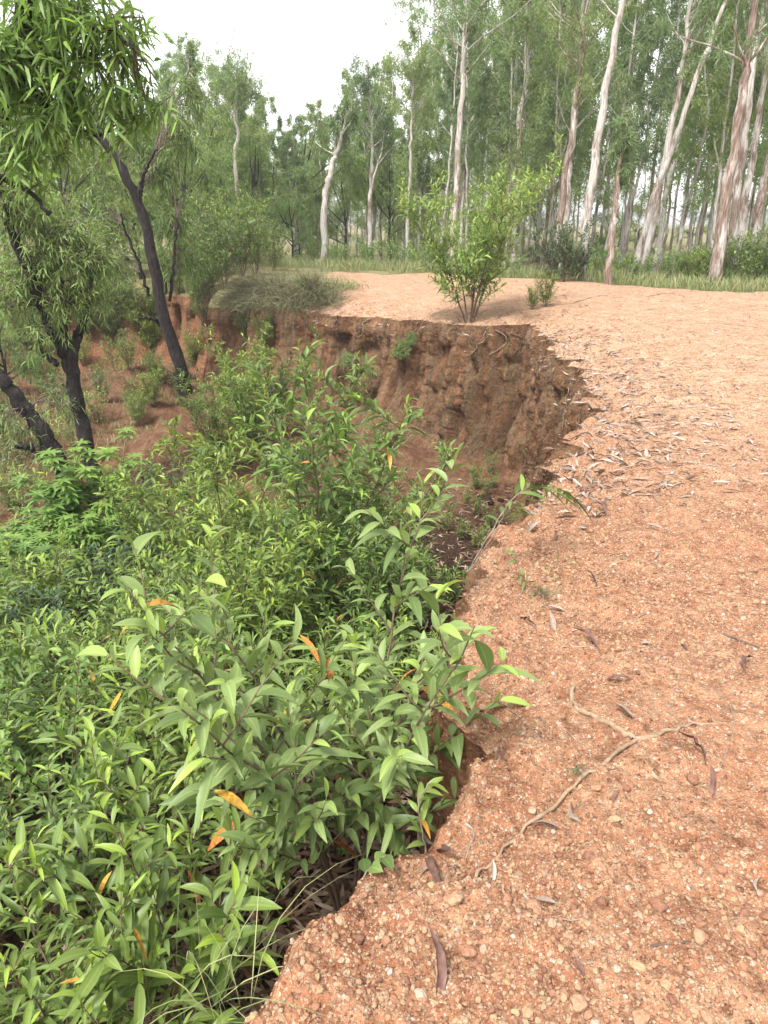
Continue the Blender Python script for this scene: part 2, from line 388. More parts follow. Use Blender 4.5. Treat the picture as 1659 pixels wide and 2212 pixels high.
# ------------------------------------------------------------------ terrain
CX, CY = -6.0, 8.0
rimw = [(-5.5, -25), (-3, -9), (-1.2, -4), (-.6, -1), (-.42, .3)]
rimp = [(520, 2212), (590, 2135), (635, 2050), (690, 2005), (748, 1975), (790, 1905), (865, 1845), (930, 1818), (962, 1755), (1000, 1655), (1035, 1600), (965, 1520), (965, 1480),
        (1000, 1420), (1003, 1330), (1010, 1275), (1085, 1185), (1180, 1060), (1250, 965), (1290, 890), (1262, 820), (1205, 755), (1140, 700)]
RIMZ = {1085: -.08, 1180: -.12, 1250: -.18, 1290: -.26, 1262: -.3, 1205: -.28, 1140: -.2}
for p in rimp:
    q = onz(p[0], p[1], RIMZ.get(p[0], -.05)); rimw.append((q.x, q.y))
rimw += [(1.75, 13.5), (1.3, 14.0), (.55, 15.2), (-1.0, 16.5), (-2.2, 17.3), (-3.2, 18.4), (-4.4, 19.3), (-5.0, 22), (-7.0, 23.6), (-9.5, 23.2), (-12, 25), (-17, 26), (-26, 30), (-42, 30), (-60, 10), (-60, -15), (-40, -45), (-15, -45)]
rimw = np.array(rimw)
ang = np.unwrap(np.arctan2(rimw[:, 1] - CY, rimw[:, 0] - CX)); rr = np.hypot(rimw[:, 0] - CX, rimw[:, 1] - CY)
o_ = np.argsort(ang); ang = ang[o_]; rr = rr[o_]
A0 = ang[0]; angc = np.append(ang, A0 + 2 * math.pi); rrc = np.append(rr, rr[0])
# adaptive angular sampling
fine_a = np.linspace(A0, A0 + 2 * math.pi, 40001)[:-1]
fr = np.interp(fine_a, angc, rrc)
fxx = CX + fr * np.cos(fine_a); fyy = CY + fr * np.sin(fine_a)
dc = np.hypot(fxx, fyy); seg = np.hypot(np.gradient(fxx), np.gradient(fyy))
want = np.clip(.0042 * dc, .009, .8); want = np.where(fyy < -.5, want * 6, want); want = np.where(fxx < -14, want * 4, want)
cum = np.cumsum(seg / want); NA = int(cum[-1]); phi = np.interp(np.linspace(cum[0], cum[-1], NA + 1)[:-1], cum, fine_a)
RR = np.interp(phi, angc, rrc)
rx = CX + RR * np.cos(phi); ry = CY + RR * np.sin(phi); dcam = np.hypot(rx, ry)
# irregular lip: flutes and bites
amp = np.clip(dcam * .03, .035, .22)
RR = RR + amp * fbm(rx * 1.6, ry * 1.6, 0, 3, 5, .6) * .7
RR = RR + np.clip(dcam * .007, .015, .06) * fbm(rx * 7, ry * 7, 0, 9, 4, .65)
arc = np.cumsum(np.hypot(np.gradient(rx), np.gradient(ry)))
def flutes(A, z):
    n1 = fbm(A * .9, 3.3 + z * .10, z * .16, 51, 4, .55); n2 = fbm(A * 2.6, 1.7, z * .30, 53, 4, .6); n3 = fbm(A * 7.0, 5.1, z * .9, 55, 4, .6)
    return np.exp(-(n1 / .16) ** 2) * .28 + np.exp(-(n2 / .14) ** 2) * .12 + n2 * .09 + n3 * .045
SC0 = np.clip(dcam / 8, .36, 1.0)
DR = (flutes(arc, 0 * arc - .2) - .12) * SC0 * .75 * np.clip(dcam / 4, .25, 1)
RR = RR + DR
deg = np.degrees(phi)
deg = np.where(deg < -180, deg + 360, deg)
bx = [-180, -110, -80, -52, -42, -36, -28, -15, 0, 22, 35, 48, 60, 75, 95, 110, 130, 180]
bt = [25, 12, 1.5, .22, .2, .34, .62, .8, .62, .45, .45, 1.1, 1.5, 1.3, 1.5, 2.5, 10, 25]
BT = np.interp(deg, bx, bt)
rz_x = [-180, -110, -60, -20, 5, 20, 35, 50, 70, 85, 110, 140, 180]
rz_v = [-.8, -.4, -.04, -.12, -.28, -.30, -.20, -.38, -.35, -.55, -.7, -1.2, -1.2]
RZ = np.interp(deg, rz_x, rz_v)

EDGE_A = np.array([-1.6, 27.5]); EDGE_B = np.array([9.2, 18.2])
en = np.array([-(EDGE_B - EDGE_A)[1], (EDGE_B - EDGE_A)[0]]); en = en / np.linalg.norm(en)
def edge_d(x, y):
    d = (x - EDGE_A[0]) * en[0] + (y - EDGE_A[1]) * en[1]
    return d + .9 * fbm(x * .35, y * .35, 0, 31, 3)
def plateau_z(x, y):
    d = np.hypot(x, y); e = edge_d(x, y)
    z = .05 * fbm(x * .5, y * .5, 0, 11, 3) * np.clip(d / 6, .2, 1)
    z = z - .55 * sstep(-3, 9, e)
    z = z + .10 * np.exp(-((x - 6) ** 2 / 18 + (y - 15) ** 2 / 12))
    return z
def floor_z(x, y):
    d = np.hypot(x - .3, y - 1.8)
    z = -1.05 - 1.55 * sstep(0, 8, d) + .16 * fbm(x * .6, y * .6, 0, 21, 4) * np.clip(d / 3, 0, 1)
    z = z + .75 * np.exp(-(((x + 6.1) / 1.1) ** 2 + ((y - 18.6) / .8) ** 2) ** 2)
    z = z + .5 * np.exp(-(((x + 3.9) / 1.0) ** 2 + ((y - 13.2) / 1.2) ** 2))
    z = z + 1.3 * sstep(-14, -40, x)
    return z
NF, NW = 110, 105
g = [0.0]; st_ = .012
while g[-1] < 700:
    g.append(g[-1] + st_)
    if g[-1] > 1.5: st_ *= 1.028
g = np.array(g[1:]); NP = len(g)
cph = np.cos(phi)[None]; sph = np.sin(phi)[None]
BB = np.maximum(RR - BT, RR * .3)
# floor rows
tf = np.linspace(0.01, 1, NF, endpoint=False)[:, None]
rF = tf * BB[None]; xF = CX + rF * cph; yF = CY + rF * sph; zF = floor_z(xF, yF) + .05 * fbm(xF * 4, yF * 4, 0, 41, 5, .6)
# wall rows
ww = np.linspace(0, 1, NW)[:, None]
bxw = CX + BB * np.cos(phi); byw = CY + BB * np.sin(phi); fz = floor_z(bxw, byw)
pr = 1 - (1 - ww) ** 2.6
rW = BB[None] + (RR - BB)[None] * pr
xW = CX + rW * cph; yW = CY + rW * sph
topz = RZ + plateau_z(CX + RR * np.cos(phi), CY + RR * np.sin(phi))
zW = fz[None] + (topz - fz)[None] * ww ** (1.0)
scal = np.clip(dcam / 8, .28, 1.0)[None]
win = np.sin(np.pi * np.clip(ww, 0, 1)) ** .5; win2 = np.clip((1 - ww) / .06, 0, 1) * np.clip(ww / .1, 0, 1)
AR = np.broadcast_to(arc[None], xW.shape)
ch = fbm(AR * 2.2, 8.8, zW * 1.8, 61, 5, .6)
disp = (flutes(AR, zW - topz[None] - .2) * SC0[None] - DR[None] * pr) * np.clip(ww / .1, 0, 1) * sstep(1.0, .72, ww) + ch * .07 * win2 * SC0[None] - .13 * SC0[None] * np.clip(ww / .5, 0, 1) * (1 - sstep(.86, 1.0, ww))
disp += (.03 * fbm(AR * 9, 2.2, zW * 6, 81, 5, .62) + .012 * fbm(AR * 30, 4.2, zW * 24, 83, 3, .6)) * np.clip((1 - ww) / .05, 0, 1) * np.clip(ww / .1, 0, 1)
rW2 = rW + disp
xW = CX + rW2 * cph; yW = CY + rW2 * sph; zW = zW + .04 * ch * win2 * scal
# plateau rows
rP = RR[None] + g[:, None]; xP = CX + rP * cph; yP = CY + rP * sph
fall = np.interp(deg, [-180, -60, -40, -20, 0, 25, 35, 60, 180], [3, .12, .15, .4, 1.1, 1.2, .7, .9, 3])[None]
zP = plateau_z(xP, yP) + RZ[None] * np.exp(-(g[:, None] / fall) ** 1.2)
near = np.exp(-(g[:, None]) / .5); zP -= np.clip(dcam[None] * .014, .02, .12) * np.exp(-g[:, None] / np.clip(dcam[None] * .015, .03, .2)) * np.clip(g[:, None] / .02, 0, 1) * 0
dP = np.hypot(xP, yP)
zP += (.007 + .045 * near) * fbm(xP * 6, yP * 6, 0, 101, 5, .65) * np.clip(g[:, None] / .06, 0, 1)
zP += .014 * fbm(xP * 1.7, yP * 1.7, 0, 105, 3) * (dP < 12)
zP += .005 * fbm(xP * 22, yP * 22, 0, 111, 3, .6) * (dP < 8)
zP += -.03 * np.clip(vn(xP * 3, yP * 3, 0, 117) - .3, 0, 1) * np.clip(g[:, None] / .1, 0, 1)
X = np.vstack([xF, xW, xP]); Y = np.vstack([yF, yW, yP]); Z = np.vstack([zF, zW, zP])
NR = X.shape[0]
Vg = np.stack([X, Y, Z], -1).reshape(-1, 3)
idx = np.arange(NR * NA).reshape(NR, NA); nx = np.roll(idx, -1, 1)
def quads(a, b): return np.stack([idx[a:b], idx[a + 1:b + 1], nx[a + 1:b + 1], nx[a:b]], -1).reshape(-1, 4)

def ground_bvh(V):
    vv = V.tolist(); ff = quads(0, NR - 1)
    # keep only faces that matter (near) for placement
    c = V[ff[:, 0]]; keep = (np.abs(c[:, 0]) < 140) & (c[:, 1] > -6) & (c[:, 1] < 200)
    return BVHTree.FromPolygons(vv, ff[keep].tolist())
# holes in the bank: hollows scooped where the photo has them (centre, radius, depth)
HOLES = [(1150, 860, .13, .22), (1207, 852, .09, .2), (960, 775, .3, .22), (1075, 740, .18, .16), (990, 905, .22, .16), (1040, 870, .14, .14), (880, 960, .2, .2), (1000, 1600, .10, .12), (1110, 790, .12, .14), (930, 1000, .2, .18), (800, 760, .2, .16), (975, 1110, .16, .2), (1090, 950, .12, .12)]
bv = ground_bvh(Vg)
for (px, py, hr, hd) in HOLES:
    h = bv.ray_cast(Vector((0, 0, CAMZ)), ray(px, py).normalized())
    if h[0] is None: continue
    c = np.array(h[0]); d2 = ((Vg - c) ** 2 * np.array([1, 1, 1.4])).sum(1)
    k = np.exp(-(d2 / hr ** 2) ** 1.5) * hd
    wi = np.zeros(NR * NA); wi[NF * NA:(NF + NW) * NA] = 1
    dirx = nrm(np.stack([Vg[:, 0] - CX, Vg[:, 1] - CY, np.zeros(len(Vg))], -1))
    Vg = Vg + dirx * (k * wi)[:, None]
bv = ground_bvh(Vg)
def hit(px, py):
    h = bv.ray_cast(Vector((0, 0, CAMZ)), ray(px, py).normalized()); return h[0], h[1]
def gz(x, y):
    h = bv.ray_cast(Vector((x, y, 30)), Vector((0, 0, -1)))
    return (h[0].z, h[1]) if h[0] is not None else (0.0, Vector((0, 0, 1)))

def submesh(name, a, b, mat, attrs):
    F = quads(a, b); lo = a * NA; V = Vg[lo:(b + 1) * NA]
    at_ = {k: v[lo:(b + 1) * NA] for k, v in attrs.items()}
    me = mesh_np(name, V, F - lo, at_, True); me.materials.append(mat)
    o = bpy.data.objects.new(name, me); COL.objects.link(o); tag(o, kind='structure'); return o
ed = edge_d(Vg[:, 0], Vg[:, 1])
veg = sstep(-.6, .8, ed)
wst = (Vg[:, 0] < -1.2) & (Vg[:, 1] > 14); veg = np.where(wst, np.maximum(veg, sstep(-1.2, -2.4, Vg[:, 0])), veg)
veg = np.where(Vg[:, 1] < -3, 0, veg)
d_ = np.hypot(Vg[:, 0], Vg[:, 1])
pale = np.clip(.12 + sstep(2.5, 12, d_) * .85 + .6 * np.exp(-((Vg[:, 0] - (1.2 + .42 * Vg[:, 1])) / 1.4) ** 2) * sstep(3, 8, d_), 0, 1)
redn = np.clip(sstep(4.5, 1.5, d_) + sstep(-4, -6, Vg[:, 0]) * .9, 0, 1)
sand = np.clip(sstep(8.0, 10.5, Vg[:, 1] - .25 * (Vg[:, 0] + 4)), 0, 1)
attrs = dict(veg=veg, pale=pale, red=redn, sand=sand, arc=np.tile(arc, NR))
submesh('gully_floor', 0, NF, M['floor'], attrs)
submesh('gully_bank', NF, NF + NW, M['wall'], attrs)
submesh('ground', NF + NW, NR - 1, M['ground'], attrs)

# ------------------------------------------------------------------ gravel (stuff, geometry nodes)
def gravel(name, pts, scl, rot, mat, label):
    me = bpy.data.meshes.new(name); me.vertices.add(len(pts)); me.vertices.foreach_set('co', np.asarray(pts, np.float32).ravel())
    for nme, arr in (('scl', scl), ('rot', rot)):
        a = me.attributes.new(nme, 'FLOAT_VECTOR', 'POINT'); a.data.foreach_set('vector', np.asarray(arr, np.float32).ravel())
    me.materials.append(mat)
    o = bpy.data.objects.new(name, me); COL.objects.link(o); tag(o, label, 'gravel', kind='stuff')
    ng = bpy.data.node_groups.new(name, 'GeometryNodeTree')
    ng.interface.new_socket('Geometry', in_out='INPUT', socket_type='NodeSocketGeometry'); ng.interface.new_socket('Geometry', in_out='OUTPUT', socket_type='NodeSocketGeometry')
    N = ng.nodes; Lk = ng.links.new
    gi = N.new('NodeGroupInput'); go = N.new('NodeGroupOutput'); jn = N.new('GeometryNodeJoinGeometry')
    for k in range(5):
        ic = N.new('GeometryNodeMeshIcoSphere'); ic.inputs['Radius'].default_value = 1; ic.inputs['Subdivisions'].default_value = 2
        sp = N.new('GeometryNodeSetPosition'); nz = N.new('ShaderNodeTexNoise'); nz.noise_dimensions = '4D'
        nz.inputs['W'].default_value = k * 3.7; nz.inputs['Scale'].default_value = .9; nz.inputs['Detail'].default_value = 1.5
        vm = N.new('ShaderNodeVectorMath'); vm.operation = 'SUBTRACT'; vm.inputs[1].default_value = (.5, .5, .5)
        vs_ = N.new('ShaderNodeVectorMath'); vs_.operation = 'SCALE'; vs_.inputs['Scale'].default_value = 1.5
        ss = N.new('GeometryNodeSetShadeSmooth'); sm = N.new('GeometryNodeSetMaterial'); sm.inputs['Material'].default_value = mat
        g2 = N.new('GeometryNodeGeometryToInstance')
        Lk(ic.outputs['Mesh'], sp.inputs['Geometry']); Lk(nz.outputs['Color'], vm.inputs[0]); Lk(vm.outputs[0], vs_.inputs[0]); Lk(vs_.outputs[0], sp.inputs['Offset'])
        Lk(sp.outputs[0], ss.inputs[0]); Lk(ss.outputs[0], sm.inputs[0]); Lk(sm.outputs[0], g2.inputs[0]); Lk(g2.outputs[0], jn.inputs[0])
    ip = N.new('GeometryNodeInstanceOnPoints'); ip.inputs['Pick Instance'].default_value = True
    rv = N.new('FunctionNodeRandomValue'); rv.data_type = 'INT'; rv.inputs[4].default_value = 0; rv.inputs[5].default_value = 4
    na = N.new('GeometryNodeInputNamedAttribute'); na.data_type = 'FLOAT_VECTOR'; na.inputs[0].default_value = 'scl'
    nb = N.new('GeometryNodeInputNamedAttribute'); nb.data_type = 'FLOAT_VECTOR'; nb.inputs[0].default_value = 'rot'
    Lk(gi.outputs[0], ip.inputs['Points']); Lk(jn.outputs[0], ip.inputs['Instance']); Lk(rv.outputs[2], ip.inputs['Instance Index'])
    Lk(nb.outputs[0], ip.inputs['Rotation']); Lk(na.outputs[0], ip.inputs['Scale']); Lk(ip.outputs[0], go.inputs[0])
    md = o.modifiers.new('scatter', 'NODES'); md.node_group = ng
    return o
rs = np.random.RandomState(5)
def scatter_fan(n, r0, r1, a0, a1, pw=1.0):
    """points with areal density falling as 1/r**pw, in a fan about the standing point"""
    u = rs.rand(n); e = 2 - pw
    r = (r0 ** e + u * (r1 ** e - r0 ** e)) ** (1 / e); a = np.radians(a0 + rs.rand(n) * (a1 - a0))
    return r * np.sin(a), r * np.cos(a)
pp = []; sc_ = []
def add_peb(n, r0, r1, pw, lo, hi, a0=-45, a1=52):
    x, y = scatter_fan(n, r0, r1, a0, a1, pw)
    clump = fbm(x * 2.5, y * 2.5, 0, 77, 3)
    for i in range(n):
        if clump[i] < -.55 + rs.rand() * .5: continue
        h = bv.ray_cast(Vector((x[i], y[i], 5)), Vector((0, 0, -1)))
        if h[0] is None or h[0].z < -.75: continue
        s = lo * (hi / lo) ** (rs.rand() ** 2.6)
        pp.append((h[0].x, h[0].y, h[0].z + s * .15)); sc_.append((s * (.8 + .6 * rs.rand()), s * (.7 + .5 * rs.rand()), s * (.5 + .4 * rs.rand())))
add_peb(135000, .75, 5.5, 1.0, .0018, .0075)
add_peb(60000, 3.0, 14, 1.3, .004, .012)
add_peb(1500, .8, 5.0, 1.0, .007, .014)
rot = rs.rand(len(pp), 3) * 6.28; rot[:, :2] = (rs.rand(len(pp), 2) - .5) * 1.2
gravel('gravel', pp, sc_, rot, M['pebble'], 'loose rounded orange and cream gravel strewn over the laterite ground')

# ------------------------------------------------------------------ plant generators
def sapling(name, seed, h=1.0, nst=3, spread=.35, bare=.2, L=.13, W=.026, ns=4, cols=2, nbr=7, gap=.03, blen=.4, leafmat='leaf_near', stemr=.006, droop=.3, sub=0, orange=0, lean=(0, 0), stemmat='stem', dens=1):
    rs = np.random.RandomState(seed); st = MB(); lf = MB(); og = MB()
    P = []; D = []; N = []; A = []
    def leafy(path, t0, young=True):
        seg = np.linalg.norm(np.diff(path, axis=0), axis=1); cl = np.append(0, np.cumsum(seg)); tot = cl[-1]
        s = tot * t0; k = 0; ph = rs.rand() * 6.28
        while s < tot:
            p = np.array([np.interp(s, cl, path[:, c]) for c in range(3)]); j = min(np.searchsorted(cl, s), len(path) - 1)
            tan = nrm(path[j] - path[max(j - 1, 0)]); ph += 2.4 + rs.rand() * .5
            a = nrm(np.cross(tan, [.3, .2, 1])); b = np.cross(tan, a); pe = a * math.cos(ph) + b * math.sin(ph)
            fr = s / tot
            d = tan * (.45 + .5 * fr) + pe * .85 + np.array([0, 0, .15]) + (rs.rand(3) - .5) * .3
            P.append(p); D.append(d); N.append(np.array([0, 0, 1.0]) + (rs.rand(3) - .5) * 1.0 - pe * .3)
            A.append(.95 * rs.rand() if fr < .88 else .82 + .16 * rs.rand()); s += gap * (.7 + .6 * rs.rand()); k += 1
    def branch(p, d, ln, r, lev):
        n = 6; pts = [p]; dd = nrm(d)
        for i in range(n):
            dd = nrm(dd + (rs.rand(3) - .5) * .25 + np.array([0, 0, .06 if lev else .03])); pts.append(pts[-1] + dd * ln / n)
        pts = np.array(pts); tube(st, pts, np.linspace(r, r * .3, n + 1), 4)
        if lev < sub:
            for q in range(4):
                j = rs.randint(1, n); a = rs.rand() * 6.28
                branch(pts[j], dd + np.array([math.cos(a), math.sin(a), .2]) * .8, ln * (.35 + .3 * rs.rand()), r * .5, lev + 1)
        leafy(pts, .15 if lev == 0 else .05)
    for s in range(nst):
        a = 6.28 * s / nst + rs.rand(); hh = h * (.75 + .3 * rs.rand()) if s else h
        tip = np.array([math.cos(a) * spread * h * (.5 + rs.rand() * .6) + lean[0] * h, math.sin(a) * spread * h * (.5 + rs.rand() * .6) + lean[1] * h, hh])
        base = np.array([math.cos(a), math.sin(a), 0]) * stemr * 2.5 * (nst > 1); base[2] = -.05 * h
        mid = base * .5 + tip * .5; mid[:2] = mid[:2] * .75; mid[2] = hh * .5
        path = smooth_path([base, mid, tip], 12, rs, .008 * h)
        tube(st, path, np.linspace(stemr, stemr * .25, 12), 5)
        leafy(path, max(bare, .45))
        for b in range(nbr):
            t = bare + (1 - bare) * ((b + rs.rand()) / nbr) * .95; j = t * 11; i = min(int(j), 10); p = path[i] * (1 - (j - i)) + path[i + 1] * (j - i)
            ph = b * 2.4 + rs.rand() * .8 + s; d = np.array([math.cos(ph), math.sin(ph), .55 + .4 * rs.rand()]) + nrm(tip) * .2
            branch(p, d, blen * h * (1.05 - .65 * t) * (.7 + .6 * rs.rand()), stemr * .45, 0)
    P = np.array(P); D = np.array(D); N = np.array(N); A = np.array(A); n = len(P)
    if orange:
        k = rs.choice(n, min(orange, n), False)
        for i in k: A[i] = -1
    g_ = A >= 0
    sz = (.5 + .7 * rs.rand(n)) * np.where(A > .82, .85, 1)
    leaves(lf, P[g_], D[g_], N[g_], L * sz[g_], W * sz[g_] * (.88 + .45 * rs.rand(int(g_.sum()))), rs, ns, cols, droop, .38, A[g_])
    root = empty(name)
    st.build('stem', M[stemmat], root); lf.build('foliage', M[leafmat], root)
    if orange:
        for i in k:
            o1 = MB(); leaves(o1, P[i:i+1], D[i:i+1] - [[0, 0, .8]], N[i:i+1], L * .95, W * 1.1, rs, 5, 3, .3, .3, np.array([rs.rand()])); o1.build('withered_leaf', M['leaf_orange'], root)
    return root

def whorl_plant(name, seed, h=1.2, nst=3, ntip=16, L=.12, W=.03):
    rs = np.random.RandomState(seed); st = MB(); lf = MB()
    for s in range(nst):
        a = rs.rand() * 6.28; tip = np.array([math.cos(a) * .18 * h, math.sin(a) * .18 * h, h * (.8 + .2 * rs.rand())])
        path = smooth_path([(0, 0, -.05), tip * .5 + [0, 0, .02], tip], 10, rs, .01); tube(st, path, np.linspace(.012, .004, 10), 5)
        for b in range(ntip):
            t = .25 + .75 * (b + .5) / ntip; i = min(int(t * 9), 8); p = path[i]; ph = b * 2.4 + rs.rand() * .5
            bl = h * (.12 + .22 * rs.rand()) * (1.2 - .7 * t); e = p + np.array([math.cos(ph) * bl, math.sin(ph) * bl, bl * .7])
            tube(st, smooth_path([p, (p + e) / 2 + [0, 0, -.01], e], 5), np.linspace(.004, .002, 5), 4)
            for lay in (0, 1):
                c = e - np.array([0, 0, .035 * lay]); nl = 8; th = np.arange(nl) * 6.28 / nl + rs.rand()
                D = np.stack([np.cos(th), np.sin(th), np.full(nl, .35 - .25 * lay)], -1); N = np.tile([0, 0, 1.0], (nl, 1)) + (rs.rand(nl, 3) - .5) * .3
                leaves(lf, np.tile(c, (nl, 1)), D, N, L * (.8 + .3 * rs.rand(nl)), W, rs, 4, 3, .3, .05, .3 + .6 * rs.rand(nl) + .04 * (lay == 0), fold=.12)
    root = empty(name); st.build('stem', M['stem_green'], root); lf.build('foliage', M['leaf_whorl'], root)
    return root

def blob_twigs(st, lf, rs, c, rad, ntw, tl, L, W, ns, cols, gap, droop=.35, hang=.4, src=None, br=.004):
    """twigs with leaves filling an ellipsoid; src = points of the limb they spring from"""
    c = np.array(c, float); rad = np.array(rad, float)
    P = []; D = []; N = []; A = []
    for i in range(ntw):
        v = nrm(rs.randn(3)); q = v * rad * (rs.rand() ** .45) * (.75 + .4 * vn(v[0] * 2, v[1] * 2, v[2] * 2, int(c[0] * 100) & 255)); p = c + q
        d = nrm(q / rad * .8 + rs.randn(3) * .5 + np.array([0, 0, -hang]))
        ln = tl * (.6 + .8 * rs.rand()); n = 5; pts = [p - d * ln * .3]; dd = d
        for k in range(n):
            dd = nrm(dd + (rs.rand(3) - .5) * .3 + np.array([0, 0, -.12 * hang])); pts.append(pts[-1] + dd * ln / n)
        pts = np.array(pts); tube(st, pts, np.linspace(br, br * .35, n + 1), 3, cap=False)
        if src is not None and i % 3 == 0:
            s = src[np.argmin(((src - p) ** 2).sum(1))]
            tube(st, smooth_path([s, (s + p) / 2 + rs.randn(3) * .04 * np.linalg.norm(s - p) + [0, 0, .1 * np.linalg.norm(s - p)], pts[0]], 6), np.linspace(br * 2.2, br, 6), 4, cap=False)
        m = max(3, int(ln / gap)); ph = rs.rand() * 6.28; shade = rs.rand() * .3
        for k in range(m):
            t = (k + .5) / m; j = t * n; i0 = min(int(j), n - 1); pt = pts[i0] * (1 - (j - i0)) + pts[i0 + 1] * (j - i0)
            tan = nrm(pts[i0 + 1] - pts[i0]); ph += 2.4; a = nrm(np.cross(tan, [.2, .1, 1])); b = np.cross(tan, a)
            pe = a * math.cos(ph) + b * math.sin(ph)
            P.append(pt); D.append(tan * .7 + pe * .7 + np.array([0, 0, -hang * .5])); N.append(np.array([0, 0, 1.0]) + rs.randn(3) * .5)
            A.append(min(.97, shade + .65 * rs.rand() + (.25 if t > .85 else 0)))
    n = len(P)
    if n: leaves(lf, P, D, N, L * (.6 + .6 * rs.rand(n)), W * (.7 + .5 * rs.rand(n)), rs, ns, cols, droop, .3, np.array(A))

def euc_crown(st, lf, rs, path, t0, nb, bl, ncl, nlf, L=.17, W=.026, rise=.9, rad=.05):
    """drooping leaf sprays on rising limbs along the top of a trunk path"""
    n = len(path); P = []; D = []; A = []
    for b in range(nb):
        t = t0 + (1 - t0) * (b + rs.rand()) / nb; j = t * (n - 1); i = min(int(j), n - 2); p = path[i] * (1 - (j - i)) + path[i + 1] * (j - i)
        ph = rs.rand() * 6.28; ln = bl * (.5 + .8 * rs.rand()) * (1.15 - .7 * t)
        d = np.array([math.cos(ph), math.sin(ph), rise * (.6 + .8 * rs.rand())]); d = nrm(d)
        m = 6; pts = [p]; dd = d
        for k in range(m):
            dd = nrm(dd + (rs.rand(3) - .5) * .35 + np.array([0, 0, .03])); pts.append(pts[-1] + dd * ln / m)
        pts = np.array(pts); tube(st, pts, np.linspace(rad * (1.1 - .7 * t), rad * .12, m + 1), 4, cap=False)
        shade = rs.rand() * .4
        for q in range(ncl):
            u = .3 + .7 * (q + rs.rand()) / ncl; jj = u * m; ii = min(int(jj), m - 1); c = pts[ii] * (1 - (jj - ii)) + pts[ii + 1] * (jj - ii)
            off = rs.randn(3) * np.array([.3, .3, .2]) * ln * .42; e = c + off
            k = int(nlf * .82 * (.4 + 1.2 * rs.rand())); sp = rs.randn(k, 3) * np.array([.11, .11, .17]) * (ln * .35 + .22); sp[:, 2] -= .1
            P.append(e + sp); dv = rs.randn(k, 3) * np.array([.6, .6, .4]); dv[:, 2] -= .5; D.append(dv)
            A.append(np.clip(shade + rs.rand() * .2 + rs.rand(k) * .35, 0, .98))
    P = np.vstack(P); D = np.vstack(D); A = np.concatenate(A); k = len(P)
    leaves(lf, P, D, rs.randn(k, 3), L * (.6 + .7 * rs.rand(k)), W * (.7 + .6 * rs.rand(k)), rs, 2, 2, .1, .3, A)

def gum_tree(name, seed, pts, r0, r1, t0, nb, bl, ncl, nlf, barkmat='bark_euc', leafmat='leaf_euc', fork=None, sides=10, lf_L=.17, lf_W=.026, wob=.05):
    """a tall slender tree; pts relative to its base"""
    rs = np.random.RandomState(seed); tr = MB(); br = MB(); lf = MB()
    path = smooth_path(pts, 26, rs, wob)
    tube(tr, path, np.linspace(r0, r1, 26) * (1 + .18 * np.exp(-np.linspace(0, 26, 26) / 2)), sides, rs, .12)
    if fork:
        ft, vec, fr = fork; i = int(ft * 25); s = path[i]; e = s + np.array(vec)
        fp = smooth_path([s, s + np.array(vec) * [.6, .6, .45], e], 12, rs, wob); tube(br, fp, np.linspace(fr, fr * .35, 12), 7, rs, .1)
        euc_crown(br, lf, rs, fp, .35, max(3, nb // 3), bl * .8, ncl, nlf, lf_L, lf_W, rad=r1)
    euc_crown(br, lf, rs, path, t0, nb, bl, ncl, nlf, lf_L, lf_W, rad=max(r1 * 1.2, .02))
    root = empty(name)
    tr.build('trunk', M[barkmat], root); br.build('branches', M[barkmat], root); lf.build('crown', M[leafmat], root)
    return root

# ================================================================== PLACEMENT
RN = random.Random(11)
def put(o, x, y, rz=0, s=1, dz=0, tilt=None):
    z, _ = gz(x, y); o.location = (x, y, z + dz); o.rotation_euler = ((tilt or (0, 0))[0], (tilt or (0, 0))[1], rz); o.scale = (s, s, s); return o
class Pool:
    """prototypes: the first use of each places it, later uses copy it"""
    def __init__(s, protos): s.p = protos; s.used = [False] * len(protos); s.i = 0
    def get(s, k=None):
        if k is None: k = s.i % len(s.p); s.i += 1
        if not s.used[k]: s.used[k] = True; return s.p[k]
        return copy_tree(s.p[k])
    def drop_unused(s):
        for k, u in enumerate(s.used):
            if not u:
                for c in list(s.p[k].children): bpy.data.objects.remove(c)
                bpy.data.objects.remove(s.p[k])

# ---------------- tall gum trees that can be told apart
def gum_px(pxs, Y, seed, r0, label, top=14.0, gzv=-.35, lean_top=0.0, **kw):
    b = at(*pxs[0], Y); b.z = gzv
    pts = [Vector((0, 0, -.2))] + [at(px, py, Y) - b for px, py in pxs[1:]]
    if pts[-1].z < top:
        d = (pts[-1] - pts[-2]).normalized(); k = (top - pts[-1].z) / max(d.z, .3)
        pts.append(pts[-1] + d * k * .5 + Vector((0, lean_top, 0))); pts.append(pts[-1] + d * k * .5)
    o = gum_tree('gum_tree', seed, pts, r0, r0 * .3, kw.pop('t0', .5), kw.pop('nb', 22), kw.pop('bl', 2.6), kw.pop('ncl', 5), kw.pop('nlf', 55), **kw)
    o.location = b; tag(o, label, 'tree', 'tall gum trees beyond the gravel'); return o
gum_px([(1258, 590), (1272, 450), (1292, 300), (1318, 130), (1345, 0)], 23, 101, .14, 'thick white gum trunk with pink brown bark patches, right of the round shrub', t0=.62)
gum_px([(1545, 614), (1562, 480), (1582, 350), (1606, 200), (1618, 110)], 20.5, 102, .16, 'stout brown gum trunk with shaggy peeling bark at the right edge of the gravel', barkmat='bark_euc_b', top=12, t0=.6)
gum_px([(1583, 560), (1592, 420), (1608, 300), (1632, 120), (1652, 0)], 24, 103, .13, 'chalk white gum trunk rising just behind the stout brown trunk', t0=.62)
gum_px([(1372, 560), (1400, 470), (1440, 350), (1478, 245), (1522, 120), (1565, 10)], 27, 104, .12, 'long right leaning gum trunk, half white half brown, between the two stoutest trunks', t0=.7)
